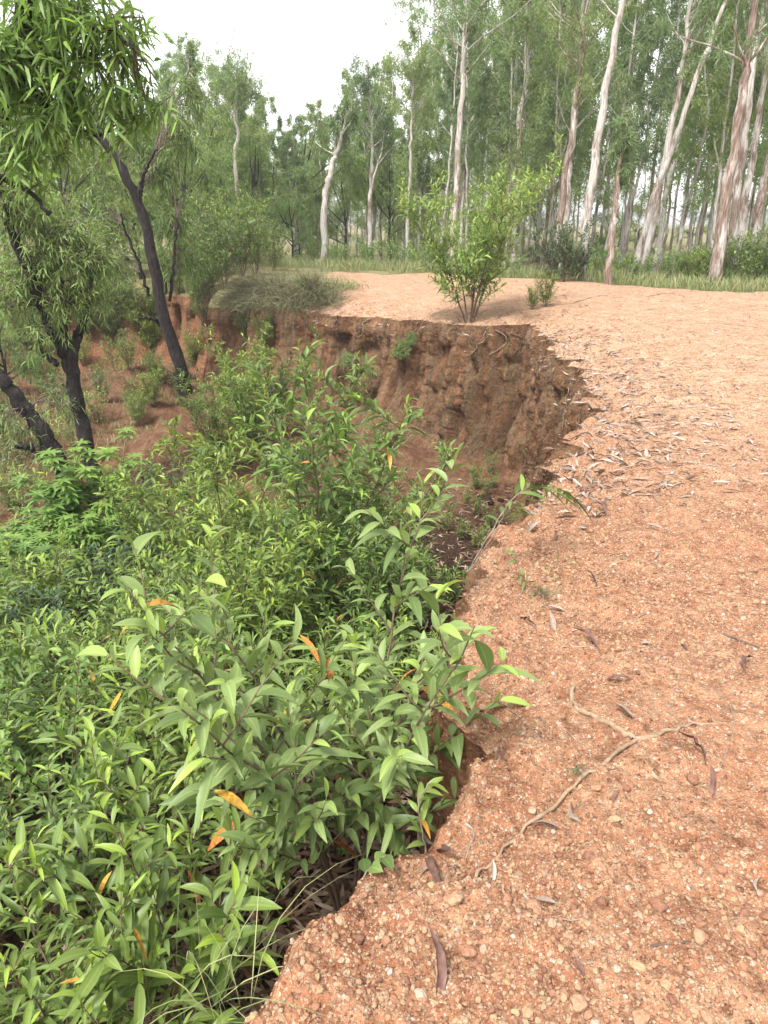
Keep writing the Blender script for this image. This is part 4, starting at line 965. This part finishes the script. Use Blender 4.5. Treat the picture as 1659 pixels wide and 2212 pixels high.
# shrubs higher on the left slopes
for (px, py, s) in [(330, 760, .8), (240, 740, .9), (180, 790, .6), (60, 760, 1.0), (270, 690, 1.0), (215, 660, 1.0), (60, 700, 1.2), (0, 660, 1.3), (440, 700, .8), (420, 790, .7), (330, 880, .6), (300, 920, .5), (30, 1100, .4), (130, 1110, .4), (10, 960, .8), (300, 720, .9), (350, 700, .8), (390, 690, .9), (150, 700, 1.1), (110, 760, .9), (430, 660, .9), (280, 800, .6), (190, 730, .9), (340, 830, .5), (20, 740, 1.0)]:
    h, _ = hit(px, py)
    if h is None: continue
    o = vb.get(RN.choice([0, 1, 0])); put(o, h.x, h.y, RN.random() * 6, s); q = ('at the left border' if px < 100 else 'between the two black trunks' if px < 320 else 'just right of the leaning black trunk') + (', up by the bank' if py < 720 else ', low on the slope'); tag(o, 'green slope shrub ' + q, 'shrub', 'gully slope shrubs ' + q)
vb.drop_unused()
# plants with whorled leaves
wp = Pool([whorl_plant('whorled_plant', 701, 1.35, 3), whorl_plant('whorled_plant', 702, 1.0, 4, 14), whorl_plant('whorled_plant', 703, .9, 4, 12)])
WL = ['tallest plant with whorled bright green leaves, standing in front of the black forked trunk', 'second tall whorled plant leaning beside the tallest one']
for i, (x, y, k, s) in enumerate([(-3.3, 8.2, 0, 1.35), (-3.65, 8.1, 1, 1.4), (-3.95, 7.6, 1, 1.0), (-4.3, 7.3, 2, 1.0), (-4.0, 6.9, 1, .95), (-3.55, 7.1, 2, 1.0), (-3.2, 7.4, 1, .9), (-4.5, 6.7, 1, 1.0), (-3.8, 6.3, 2, 1.0), (-3.3, 6.6, 2, .9), (-2.9, 7.7, 0, .7), (-4.9, 7.4, 1, 1.1), (-4.2, 5.9, 1, .9)]):
    o = wp.get(k); put(o, x, y, RN.random() * 6, s)
    if i < 2: tag(o, WL[i], 'plant')
    else: tag(o, 'bushy plant with whorled bright green leaves in the patch at the left border', 'plant', 'patch of whorled leaf plants')
wp.drop_unused()

# ---------------- arching sprigs at the near bank lip
def sprig(seed, pxs, Y0, Y1, label, nl=10, r=.005, t0=.55, L=.15, W=.022, matl='leaf_near'):
    rs = np.random.RandomState(seed); st = MB(); lf = MB(); m = len(pxs)
    path = smooth_path([at(px, py, Y0 + (Y1 - Y0) * i / (m - 1)) for i, (px, py) in enumerate(pxs)], 16, rs, .003); tube(st, path, np.linspace(r, r * .35, 16), 5)
    P = []; D = []; N = []
    for k in range(nl):
        t = t0 + (1 - t0) * (k + .7) / nl; j = t * 15; i = min(int(j), 14); P.append(path[i] * (1 - j + i) + path[i + 1] * (j - i)); tan = nrm(path[i + 1] - path[i])
        sd = nrm(np.cross(tan, [0, 0, 1])) * (1 if k % 2 else -1); D.append(tan * .7 + sd * .6 + [0, 0, .25 - .6 * rs.rand()]); N.append(np.array([0, 0, 1.]) + rs.randn(3) * .3)
    leaves(lf, P, D, N, L * (.7 + .5 * rs.rand(nl)), W, rs, 6, 3, .4, .25)
    base = Vector(path[0]); root = empty('sprig'); st.build('stem', M['twig'], root); lf.build('foliage', M[matl], root); rel(root, base); tag(root, label, 'sprig'); return root
sprig(801, [(1012, 1235), (1060, 1150), (1110, 1075), (1160, 1050), (1228, 1062)], 3.0, 3.35, 'arching leafy sprig leaning from the bank out over the gravel', 15, .0032, .5, .17, .026)
sprig(802, [(1012, 1235), (1060, 1165), (1085, 1120), (1120, 1080)], 3.0, 3.2, 'shorter green sprig beside the arching one on the bank', 8, .0028)
sprig(803, [(1140, 1270), (1120, 1230), (1110, 1190)], 2.95, 2.95, 'tiny green sprig among dry grass on the gravel lip', 7, .002, .1, .07, .011)
sprig(804, [(1150, 1275), (1185, 1235), (1215, 1205)], 2.95, 3.0, 'tiny sprig leaning right from the dry grass clump', 6, .002, .1, .07, .009)
sprig(805, [(925, 1870), (915, 1810), (905, 1740), (925, 1690)], 1.62, 1.62, 'dark green sprig in the shadow of the near bank block', 12, .004, .2, .095, .02)
sprig(806, [(770, 1930), (785, 1895), (805, 1868), (830, 1850)], 1.42, 1.46, 'small broad leaved seedling at the edge of the near gravel', 4, .003, .3, .055, .036)
sprig(807, [(870, 960), (890, 940), (905, 930)], 9.0, 9.0, 'yellowing sprig on the brown bank face', 4, .004, .2, .16, .02, 'leaf_weed')

# roots hanging down the bank and clods fallen at its foot
rs = np.random.RandomState(404)
for i, px in enumerate([735, 775, 812, 850, 905, 940, 985, 1030, 1062, 1100, 1135, 1180, 1225, 1262, 1240, 1160, 1060, 985]):
    py = np.interp(px, [735, 1015, 1130, 1280], [672, 705, 720, 900]) + 6
    h, _ = hit(px, py)
    if h is None: continue
    a = math.atan2(h.y - CY, h.x - CX); pts = []; ln = rs.uniform(.3, 1.2); z = h.z + .02; n = 12
    for k in range(n):
        a += rs.randn() * .004; o_ = Vector((CX, CY, z)); q = bv.ray_cast(o_, Vector((math.cos(a), math.sin(a), 0)))
        if q[0] is None: break
        pts.append(q[0] - Vector((math.cos(a), math.sin(a), 0)) * (.02 + .03 * rs.rand())); z -= ln / n
    if len(pts) < 5: continue
    mb = MB(); base = pts[0].copy(); tube(mb, smooth_path([p - base for p in pts], 20, rs, .012), np.linspace(.009, .002, 20) * rs.uniform(.6, 1.2), 5, rs, .2)
    o = mb.build('root', M['twig_dark' if i % 2 else 'root']); o.location = base; tag(o, 'thin root hanging down the face of the tall brown bank', 'root', 'roots hanging on the bank')
clod = None
for i in range(26):
    x = RN.uniform(-.2, 1.9); y = RN.uniform(3.5, 12)
    if not rim_inside(x, y, .02) or rim_inside(x, y, .9): continue
    if clod is None:
        V = []; me = bpy.data.meshes.new('clod'); import bmesh
        bm = bmesh.new(); bmesh.ops.create_icosphere(bm, subdivisions=3, radius=1); co = np.array([v.co[:] for v in bm.verts]); f = fbm(co[:, 0] * 1.3, co[:, 1] * 1.3, co[:, 2] * 1.3, 909, 4)
        for v, q in zip(bm.verts, f): v.co *= 1 + .4 * q
        bm.to_mesh(me); bm.free(); me.materials.append(M['floor']); o = clod = bpy.data.objects.new('clod', me)
    else: o = clod.copy()
    COL.objects.link(o); r_ = RN.uniform(.04, .12); z, _ = gz(x, y); o.location = (x, y, z + r_ * .3); o.scale = (r_ * 1.2, r_, r_ * .8); o.rotation_euler = (RN.random(), RN.random(), RN.random() * 6)
    tag(o, 'earth clod fallen to the foot of the bank', 'clod', 'earth clods at the bank foot')

# ---------------- grass
def blades(n, cfn, hlo, hhi, wd, rs, spread=.5, ns=3, bend=.4):
    mb = MB(); P = []; D = []
    for i in range(n):
        x, y, z = cfn(); P.append((x, y, z)); a = rs.rand() * 6.28; D.append((math.cos(a) * spread * rs.rand(), math.sin(a) * spread * rs.rand(), 1))
    leaves(mb, P, D, rs.randn(n, 3) * [1, 1, .1], hlo + (hhi - hlo) * rs.rand(n), wd, rs, ns, 2, bend, .3, pw=.6); return mb
rs = np.random.RandomState(77)
def vc():
    while True:
        px = rs.uniform(540, 1700); Y = rs.uniform(19, 36) ; b = at(px, 560, Y); e = edge_d(b.x, Y)
        if (e > .1 and e < 9 and fbm(b.x * .9, Y * .9, 0, 6, 3) > -.35 + .5 * rs.rand() - .25): return b.x, Y, plateau_z(b.x, Y) - .02
        
mb = blades(30000, vc, .25, .8, .014, rs); o = mb.build('grass', M['grass']); tag(o, 'tall soft green grass along the far edge of the gravel', 'grass', kind='stuff')
def vc2():
    while True:
        x = rs.uniform(-13, -3); y = rs.uniform(13, 22); 
        if fbm(x * .7, y * .7, 0, 5, 3) < -.05: continue
        if rim_inside(x, y, .3): return x, y, float(floor_z(x, y)) - .02
mb = blades(2600, vc2, .15, .45, .012, rs); o = mb.build('gully_grass', M['grass']); tag(o, 'fine pale grass growing on the far gully floor', 'grass', kind='stuff')
def tuft(name, px, py, n, lo, hi, wd, label, matn, spread, bend, rad, seed, stand=None, mound=0):
    rs = np.random.RandomState(seed); h, _ = hit(px, py); 
    if stand: h = at(px, py, stand)
    mb = MB(); P = rs.randn(n, 3) * np.array([rad, rad, rad * .1]); P[:, 2] += mound * np.exp(-(P[:, :2] ** 2).sum(1) / (rad * rad * 1.4)) - .06 * (mound > 0); a = rs.rand(n) * 6.28; q = rs.rand(n) ** .6 * spread
    D = np.stack([np.cos(a) * q, np.sin(a) * q, np.ones(n)], -1); leaves(mb, P, D, rs.randn(n, 3), lo + (hi - lo) * rs.rand(n), wd, rs, 5, 2, bend, .3 if rad < .2 else 1.3, None, .55)
    root = empty(name, h); mb.build('blades', M[matn], root); tag(root, label, 'grass tuft'); return root
tuft('grass_tuft', 605, 656, 2200, .25, 1.15, .009, 'large hummock of dry drooping grass hanging over the gully rim', 'grass_dry', 1.7, .6, .36, 1, mound=.45)
tuft('grass_tuft', 672, 656, 2400, .5, 1.1, .010, 'right half of the hanging dry grass, nearer the gravel', 'grass_dry', 1.7, .6, .3, 2, mound=.42)
tuft('grass_tuft', 720, 625, 900, .2, .45, .011, 'green grass tuft where the hanging grass meets the gravel', 'grass', 1.0, .3, .3, 3)
tuft('grass_tuft', 545, 656, 2400, .5, 1.1, .010, 'left end of the hanging dry grass beneath the bright shrubs', 'grass_dry', 1.7, .6, .32, 8, mound=.4)
tuft('grass_tuft', 1172, 1285, 90, .06, .16, .0022, 'small straw coloured grass clump on the gravel lip', 'grass_dry', 1.6, .6, .02, 4)
tuft('grass_tuft', 1245, 1668, 50, .04, .10, .0018, 'tiny half green grass clump beside the exposed root', 'grass_dry', 1.8, .5, .012, 5)
tuft('grass_tuft', 1130, 1258, 40, .05, .14, .0022, 'little green grass clump at the broken lip of the bank', 'grass', 1.6, .6, .02, 6)
tuft('grass_tuft', 470, 2150, 34, .3, .75, .0028, 'long thin grass blades arching over the near thicket at the bottom', 'grass', 1.5, .6, .05, 7, stand=1.25)

# ---------------- dry leaves, twigs, root, stones on the gravel
def orient(h, nn, rz): 
    q = nn.to_track_quat('Z', 'Y').to_euler(); m = nn.to_track_quat('Z', 'Y').to_matrix() @ Matrix.Rotation(rz, 3, 'Z'); return m.to_euler()
def dleaf(seed, L, W, curl, sick):
    rs = np.random.RandomState(seed); mb = MB()
    leaves(mb, [(-L / 2, 0, .003)], [(1, 0, .05)], [(0, .25 * rs.randn(), 1)], L, W, rs, 8, 3, -.05, sick, np.array([rs.rand()]), .9, .45, curl)
    return mb.build('dry_leaf', M['dry'])
dl = [dleaf(900 + i, [.11, .13, .09, .12, .10, .14, .08, .12][i], [.022, .018, .026, .015, .024, .02, .026, .03][i], [.12, .2, .1, .25, .08, .15, .1, .05][i], [.2, .6, .1, .8, .3, .5, .2, .15][i]) for i in range(8)]
dused = [False] * 8
def place_leaf(px, py, s=1, k=None, rz=None, label=None, group='dry leaves strewn over the gravel', world=None):
    k = RN.randrange(8) if k is None else k
    if world is None: h, nn = hit(px, py)
    else:
        r_ = bv.ray_cast(Vector((world[0], world[1], 5)), Vector((0, 0, -1))); h, nn = r_[0], r_[1]
    if h is None: return
    o = dl[k] if not dused[k] else dl[k].copy()
    if dused[k]: COL.objects.link(o)
    dused[k] = True
    o.location = h + nn * .003; o.rotation_euler = orient(h, (nn + Vector((RN.uniform(-.2, .2), RN.uniform(-.2, .2), 0))).normalized(), RN.random() * 6.28 if rz is None else rz); o.scale = (s,) * 3
    if label and any(w_ in label for w_ in ('dark', 'brown', 'purple', 'crumpled', 'mauve')):
        o.data = o.data.copy(); o.data.materials[0] = M['dry_dark']
    tag(o, label or 'curled dry gum leaf lying on the orange gravel', 'dry leaf', group if not label else None); return o
NAMED = [(1345, 1548, 1.0, 2, 1.2, 'grey broad dry leaf resting against the bent exposed root'), (1395, 1393, .6, 6, .6, 'small pale cream dry leaf alone on the gravel, right of centre'),
    (1478, 1402, .6, 6, 0, 'small mauve dry leaf on the open gravel'), (1250, 1762, 1.0, 0, .15, 'flat buff dry leaf just right of the long root'), (1552, 1700, .95, 1, -1.1, 'narrow curled brown dry leaf standing on edge at the right'),
    (1335, 1478, .9, 3, .3, 'hook shaped brown dry leaf above the bent root'), (1612, 1440, 1.1, 5, 0, 'long dark curled dry leaf at the right border'), (940, 1905, 1.5, 3, .25, 'long dark red curled leaf at the edge near the foreground hollow'),
    (925, 1878, .6, 6, 1.2, 'folded tan dry leaf between two pale twigs at the near edge'), (940, 2098, 1.2, 5, .5, 'crumpled grey brown dry leaf low in the foreground'), (1245, 2090, .5, 2, 1.3, 'small purple grey curled dry leaf in the foreground'),
    (1180, 1955, .6, 0, 1.5, 'split grey dry leaf lying across a forked twig'), (1275, 1250, .9, 0, 0, 'buff dry leaf on a little clod of earth'), (1270, 1385, 1.1, 5, .2, 'long pinkish buff dry leaf beside a whitish twig'),
    (1190, 1350, .9, 7, 1.4, 'pale bleached dry leaf pair below the straw grass clump'), (1200, 1320, .8, 2, .2, 'rounded pale dry leaf just under the straw grass clump'), (1300, 1110, 1.3, 5, .8, 'biggest dry leaf of the heap by the arching sprig'),
    (1285, 1118, 1.2, 0, .5, 'lower pale dry leaf of the heap by the arching sprig'), (1310, 1095, 1.1, 3, 1.0, 'brown folded dry leaf on top of the heap by the arching sprig'), (1640, 1918, .6, 0, 0, 'buff dry leaf touching the right border of the photo'),
    (1085, 1640, .7, 5, .3, 'brown narrow dry leaf above the deep notch in the edge'), (1130, 1352, 1.0, 1, -.5, 'dark brown arched dry leaf on the lip'), (1068, 1885, .5, 0, 1.6, 'small dry leaf leaning on the lower end of the root'), (1330, 1720, .5, 6, 1.3, 'small grey crumpled dry leaf right of the buff one')]
for a in NAMED: place_leaf(a[0], a[1], a[2], a[3], a[4], a[5])
# drift along the lip and at random
n = 0
while n < 235:
    if RN.random() < .68:
        k = RN.random(); x0 = np.interp(k, [0, .3, .6, 1], [1150, 1265, 1330, 1190]); y0 = np.interp(k, [0, .3, .6, 1], [690, 800, 930, 1080])
        q = hit(x0 + RN.gauss(20, 60), y0 + RN.gauss(0, 40))[0]
        if q is None: continue
        wpt = (q.x + RN.gauss(0, .15), q.y + RN.gauss(0, .3))
    else:
        x, y = scatter_fan(1, .9, 12, -30, 40, 1.0); wpt = (x[0], y[0])
    z, _ = gz(*wpt)
    if z < -.6: continue
    if place_leaf(0, 0, RN.uniform(.55, 1.15), None, None, None, world=wpt): n += 1
for k in range(8):
    if not dused[k]: bpy.data.objects.remove(dl[k])
# leaf litter (stuff): rim drift of pale leaves and brown litter on the gully floor
rs = np.random.RandomState(99); P = []; N = []
while len(P) < 3400:
    if rs.rand() < .6:
        y = rs.uniform(4, 17); x = np.interp(y, [4, 6, 9, 12.3, 13, 17], [.95, 1.9, 2.3, 2.3, 1.4, -2.0]) + abs(rs.randn()) * .7 - .15
    else: x = rs.uniform(-1, 9); y = rs.uniform(6, 22)
    h = bv.ray_cast(Vector((x, y, 5)), Vector((0, 0, -1)))
    if h[0] is None or h[0].z < -.8: continue
    P.append(h[0] + h[1] * .006); N.append(h[1])
P = np.array(P); N = np.array(N) + rs.randn(len(P), 3) * .25; a = rs.rand(len(P)) * 6.28
mb = MB(); leaves(mb, P, np.stack([np.cos(a), np.sin(a), .1 * rs.randn(len(P))], -1), N, (.07 + .08 * rs.rand(len(P))), .017, rs, 3, 2, 0, .4, None, .85, .25, .12)
o = mb.build('leaf_litter', M['dry']); tag(o, 'drift of bleached dry leaves along the lip of the gully', 'leaf litter', kind='stuff')
P = []; N = []
while len(P) < 13000:
    q = rs.rand()
    if q < .3: x = rs.uniform(-1.2, .2); y = rs.uniform(1.3, 3.2)
    elif q < .55: x = rs.uniform(-.8, 2.3); y = rs.uniform(3, 12)
    else: x = rs.uniform(-5, .7); y = rs.uniform(1.2, 10)
    h = bv.ray_cast(Vector((x, y, 5)), Vector((0, 0, -1)))
    if h[0] is None or h[0].z > -.6: continue
    P.append(h[0] + h[1] * (.004 + .02 * rs.rand())); N.append(h[1])
P = np.array(P); N = np.array(N) + rs.randn(len(P), 3) * .4; a = rs.rand(len(P)) * 6.28
mb = MB(); leaves(mb, P, np.stack([np.cos(a), np.sin(a), .3 * rs.randn(len(P))], -1), N, .07 + .06 * rs.rand(len(P)), .022, rs, 3, 2, 0, .4, None, .85, .25, .1)
o = mb.build('floor_litter', M['litter']); tag(o, 'brown rotting leaf litter covering the gully floor', 'leaf litter', kind='stuff')

def ground_stick(name, pxs, r0, r1, mat, label, seed, cat='twig', n=22, lift=.6, kids=()):
    rs = np.random.RandomState(seed)
    def mk(pxs, r0, r1, n):
        p = smooth_path([(a, b, 0) for a, b in pxs], n); out = []
        for i, q in enumerate(p):
            h, _ = hit(q[0], q[1]); h = h or onz(q[0], q[1]); out.append((h.x, h.y, h.z))
        out = np.array(out); z = out[:, 2].copy(); z = np.convolve(np.pad(z, 2, 'edge'), np.ones(5) / 5, 'valid'); out[:, 2] = z + np.linspace(r0, r1, n) * lift
        return out + rs.randn(n, 3) * r0 * .25
    path = mk(pxs, r0, r1, n); mb = MB(); tube(mb, path, np.linspace(r0, r1, n) * (1 + .15 * rs.randn(n)).clip(.7, 1.4), 7, rs, .2)
    base = Vector(path[0]); 
    if kids:
        root = empty(name); mb.build('main_stem', M[mat], root)
        for (kp, a, b) in kids:
            m2 = MB(); tube(m2, mk(kp, a, b, 14), np.linspace(a, b, 14), 6, rs, .2); m2.build('side_branch', M[mat], root)
        rel(root, base); tag(root, label, cat); return root
    mb2 = mb.build(name, M[mat]); mb2.data.transform(Matrix.Translation(-base)); mb2.location = base; tag(mb2, label, cat); return mb2
ground_stick('root', [(1236, 1470), (1238, 1518), (1262, 1540), (1310, 1562), (1372, 1598)], .008, .010, 'root', 'thick bent tan root bulging from the gravel', 1, 'root', 26, .2,
             kids=[([(1372, 1600), (1440, 1582), (1490, 1568), (1568, 1560)], .008, .004)])
ground_stick('root', [(1378, 1596), (1320, 1640), (1250, 1690), (1200, 1745), (1150, 1778), (1100, 1825), (1058, 1868), (1022, 1905)], .0062, .0038, 'root', 'long pale thin root running down the gravel towards the hollow', 2, 'root', 30, 1.3)
for i, (pp_, r, mt, lb) in enumerate([
    ([(1005, 1778), (1022, 1795), (1020, 1820), (995, 1870), (955, 1908)], .0035, 'twig', 'whitish kinked twig beside the dark red leaf at the edge'),
    ([(1130, 1930), (1152, 1955), (1185, 1975), (1230, 1990), (1278, 1986)], .003, 'twig', 'forked pale twig under the split leaf in the foreground'),
    ([(1405, 2045), (1440, 2040), (1498, 2034)], .003, 'twig_dark', 'short dark straight twig in the right foreground'),
    ([(1562, 1370), (1600, 1385), (1640, 1400)], .006, 'twig_dark', 'grey broken stick at the right, lying on the gravel'),
    ([(1575, 1520), (1586, 1560), (1580, 1600), (1555, 1660)], .003, 'twig', 'thin curved twig right of the branching root'),
    ([(1200, 1560), (1245, 1600), (1275, 1630), (1262, 1665)], .0025, 'twig', 'wiry grey twig just above the tiny grass clump'),
    ([(1078, 1510), (1120, 1555), (1200, 1640)], .002, 'twig', 'straight hair thin straw stretching right from the bank block'),
    ([(1345, 1150), (1368, 1170), (1362, 1195), (1345, 1215)], .0025, 'twig', 'curled hooked twig in the middle of the gravel'),
    ([(1500, 1262), (1440, 1230), (1372, 1210), (1300, 1205)], .002, 'twig', 'fine pale straw across the middle gravel'),
    ([(1440, 1030), (1430, 1050), (1400, 1075), (1370, 1080)], .003, 'twig', 'bent grey twig above the leaf heap'),
    ([(1230, 1395), (1265, 1398), (1310, 1385)], .003, 'twig', 'chalky twig touching the long buff leaf'),
    ([(1320, 1350), (1370, 1338), (1415, 1318)], .0025, 'twig', 'thin tan rootlet on the open gravel'),
    ([(1520, 1445), (1560, 1430), (1600, 1440)], .002, 'twig', 'thin pale straw left of the long dark leaf'),
    ([(1380, 1950), (1368, 2000), (1300, 2030)], .0012, 'twig', 'faint straw between foreground pebbles'),
    ([(1135, 1985), (1160, 1990), (1180, 1983)], .002, 'twig', 'stub of pale twig below the split leaf'),
    ([(1440, 910), (1520, 905), (1600, 915)], .003, 'twig_dark', 'thin stick on the far gravel bend'),
    ([(1380, 960), (1420, 930), (1480, 905)], .003, 'twig', 'pale stick pointing up the far gravel bend'),
    ([(1405, 640), (1440, 634), (1480, 640)], .006, 'twig_dark', 'dark stick on the pale gravel hump'),
    ([(1560, 700), (1620, 706), (1659, 712)], .005, 'twig', 'pale stick near the right border on the hump'),
    ([(1240, 655), (1290, 640), (1330, 640)], .006, 'twig_dark', 'brown stick behind the low seedling')]):
    ground_stick('twig', pp_, r, r * .5, mt, lb, 20 + i, n=14)
# bigger stones
STN = [(1422, 1960, 13, 'rounded yellow stone, largest in the right foreground'), (1510, 2024, 12, 'smooth yellow cream stone right of the short dark twig'), (1378, 2090, 11, 'flat pale stone in the lower right'), (1382, 2200, 15, 'big amber stone cut near the bottom border'),
       (1528, 2200, 11, 'brown cream stone near the bottom right'), (1330, 1770, 8, 'small orange stone right of the buff leaf'), (1494, 1685, 11, 'tan stone left of the narrow curled leaf'), (1012, 2060, 13, 'pale orange stone standing beside the crumpled leaf'),
       (1250, 2170, 13, 'reddish brown stone in the bottom foreground'), (908, 2152, 10, 'oval white stone left of the reddish one'), (985, 1944, 13, 'dull cream stone under the dark red leaf'), (1150, 1965, 15, 'flat pinkish rock beside the split leaf'),
       (1290, 1705, 9, 'orange stone touching the long root'), (1150, 1752, 8, 'white stone by the middle of the long root'), (1600, 1235, 6, 'pale pebble on the upper gravel'), (828, 1990, 9, 'brown mossy stone on the near rim'), (735, 1990, 10, 'cream pebble on the near rim'), (775, 2030, 9, 'second cream pebble lower on the near rim'),
       (1440, 2130, 8, 'small golden stone in the lower right'), (1300, 1950, 9, 'round brown stone in the middle foreground'), (1140, 2190, 10, 'whitish stone at the bottom border'), (1620, 2060, 8, 'pale stone at the far right foreground'), (1560, 1880, 8, 'grey cream stone at the right'), (1090, 1305, 6, 'tan stone on the bank lip')]
for i, (px, py, s, lb) in enumerate(STN):
    h, nn = hit(px, py)
    if h is None: continue
    import bmesh
    bm = bmesh.new(); bmesh.ops.create_icosphere(bm, subdivisions=3, radius=1)
    co = np.array([v.co[:] for v in bm.verts]); f = fbm(co[:, 0] * 1.1 + i * 5, co[:, 1] * 1.1, co[:, 2] * 1.1, 300 + i, 3)
    for v, q in zip(bm.verts, f): v.co *= 1 + .28 * q
    me = bpy.data.meshes.new('stone'); bm.to_mesh(me); bm.free()
    for p in me.polygons: p.use_smooth = True
    me.materials.append(M['pebble']); o = bpy.data.objects.new('stone', me); COL.objects.link(o)
    r = s * K * (h - Vector((0, 0, CAMZ))).length / FPX * 1.05
    o.location = h + Vector((0, 0, r * .25)); o.scale = (r * 1.15, r * .95, r * .7); o.rotation_euler = (0, 0, i * 1.3); tag(o, lb, 'stone')
print('objects', len(bpy.data.objects), 'verts', sum(len(m.vertices) for m in bpy.data.meshes))

hz = bpy.data.materials.new('air_haze'); hz.use_nodes = True; t_ = hz.node_tree; t_.nodes.clear()
pv = t_.nodes.new('ShaderNodeVolumePrincipled'); pv.inputs['Color'].default_value = (.93, .96, 1, 1); pv.inputs['Density'].default_value = .0010; pv.inputs['Anisotropy'].default_value = .2
ou = t_.nodes.new('ShaderNodeOutputMaterial'); t_.links.new(pv.outputs[0], ou.inputs['Volume'])
v8 = [(-720, -720, -6), (720, -720, -6), (720, 720, -6), (-720, 720, -6), (-720, -720, 26), (720, -720, 26), (720, 720, 26), (-720, 720, 26)]
hm = bpy.data.meshes.new('haze'); hm.from_pydata(v8, [], [(0, 3, 2, 1), (4, 5, 6, 7), (0, 1, 5, 4), (1, 2, 6, 5), (2, 3, 7, 6), (3, 0, 4, 7)]); hm.materials.append(hz)
ho = bpy.data.objects.new('haze', hm); COL.objects.link(ho); tag(ho, 'thin pale haze in the humid air', 'haze', kind='stuff')
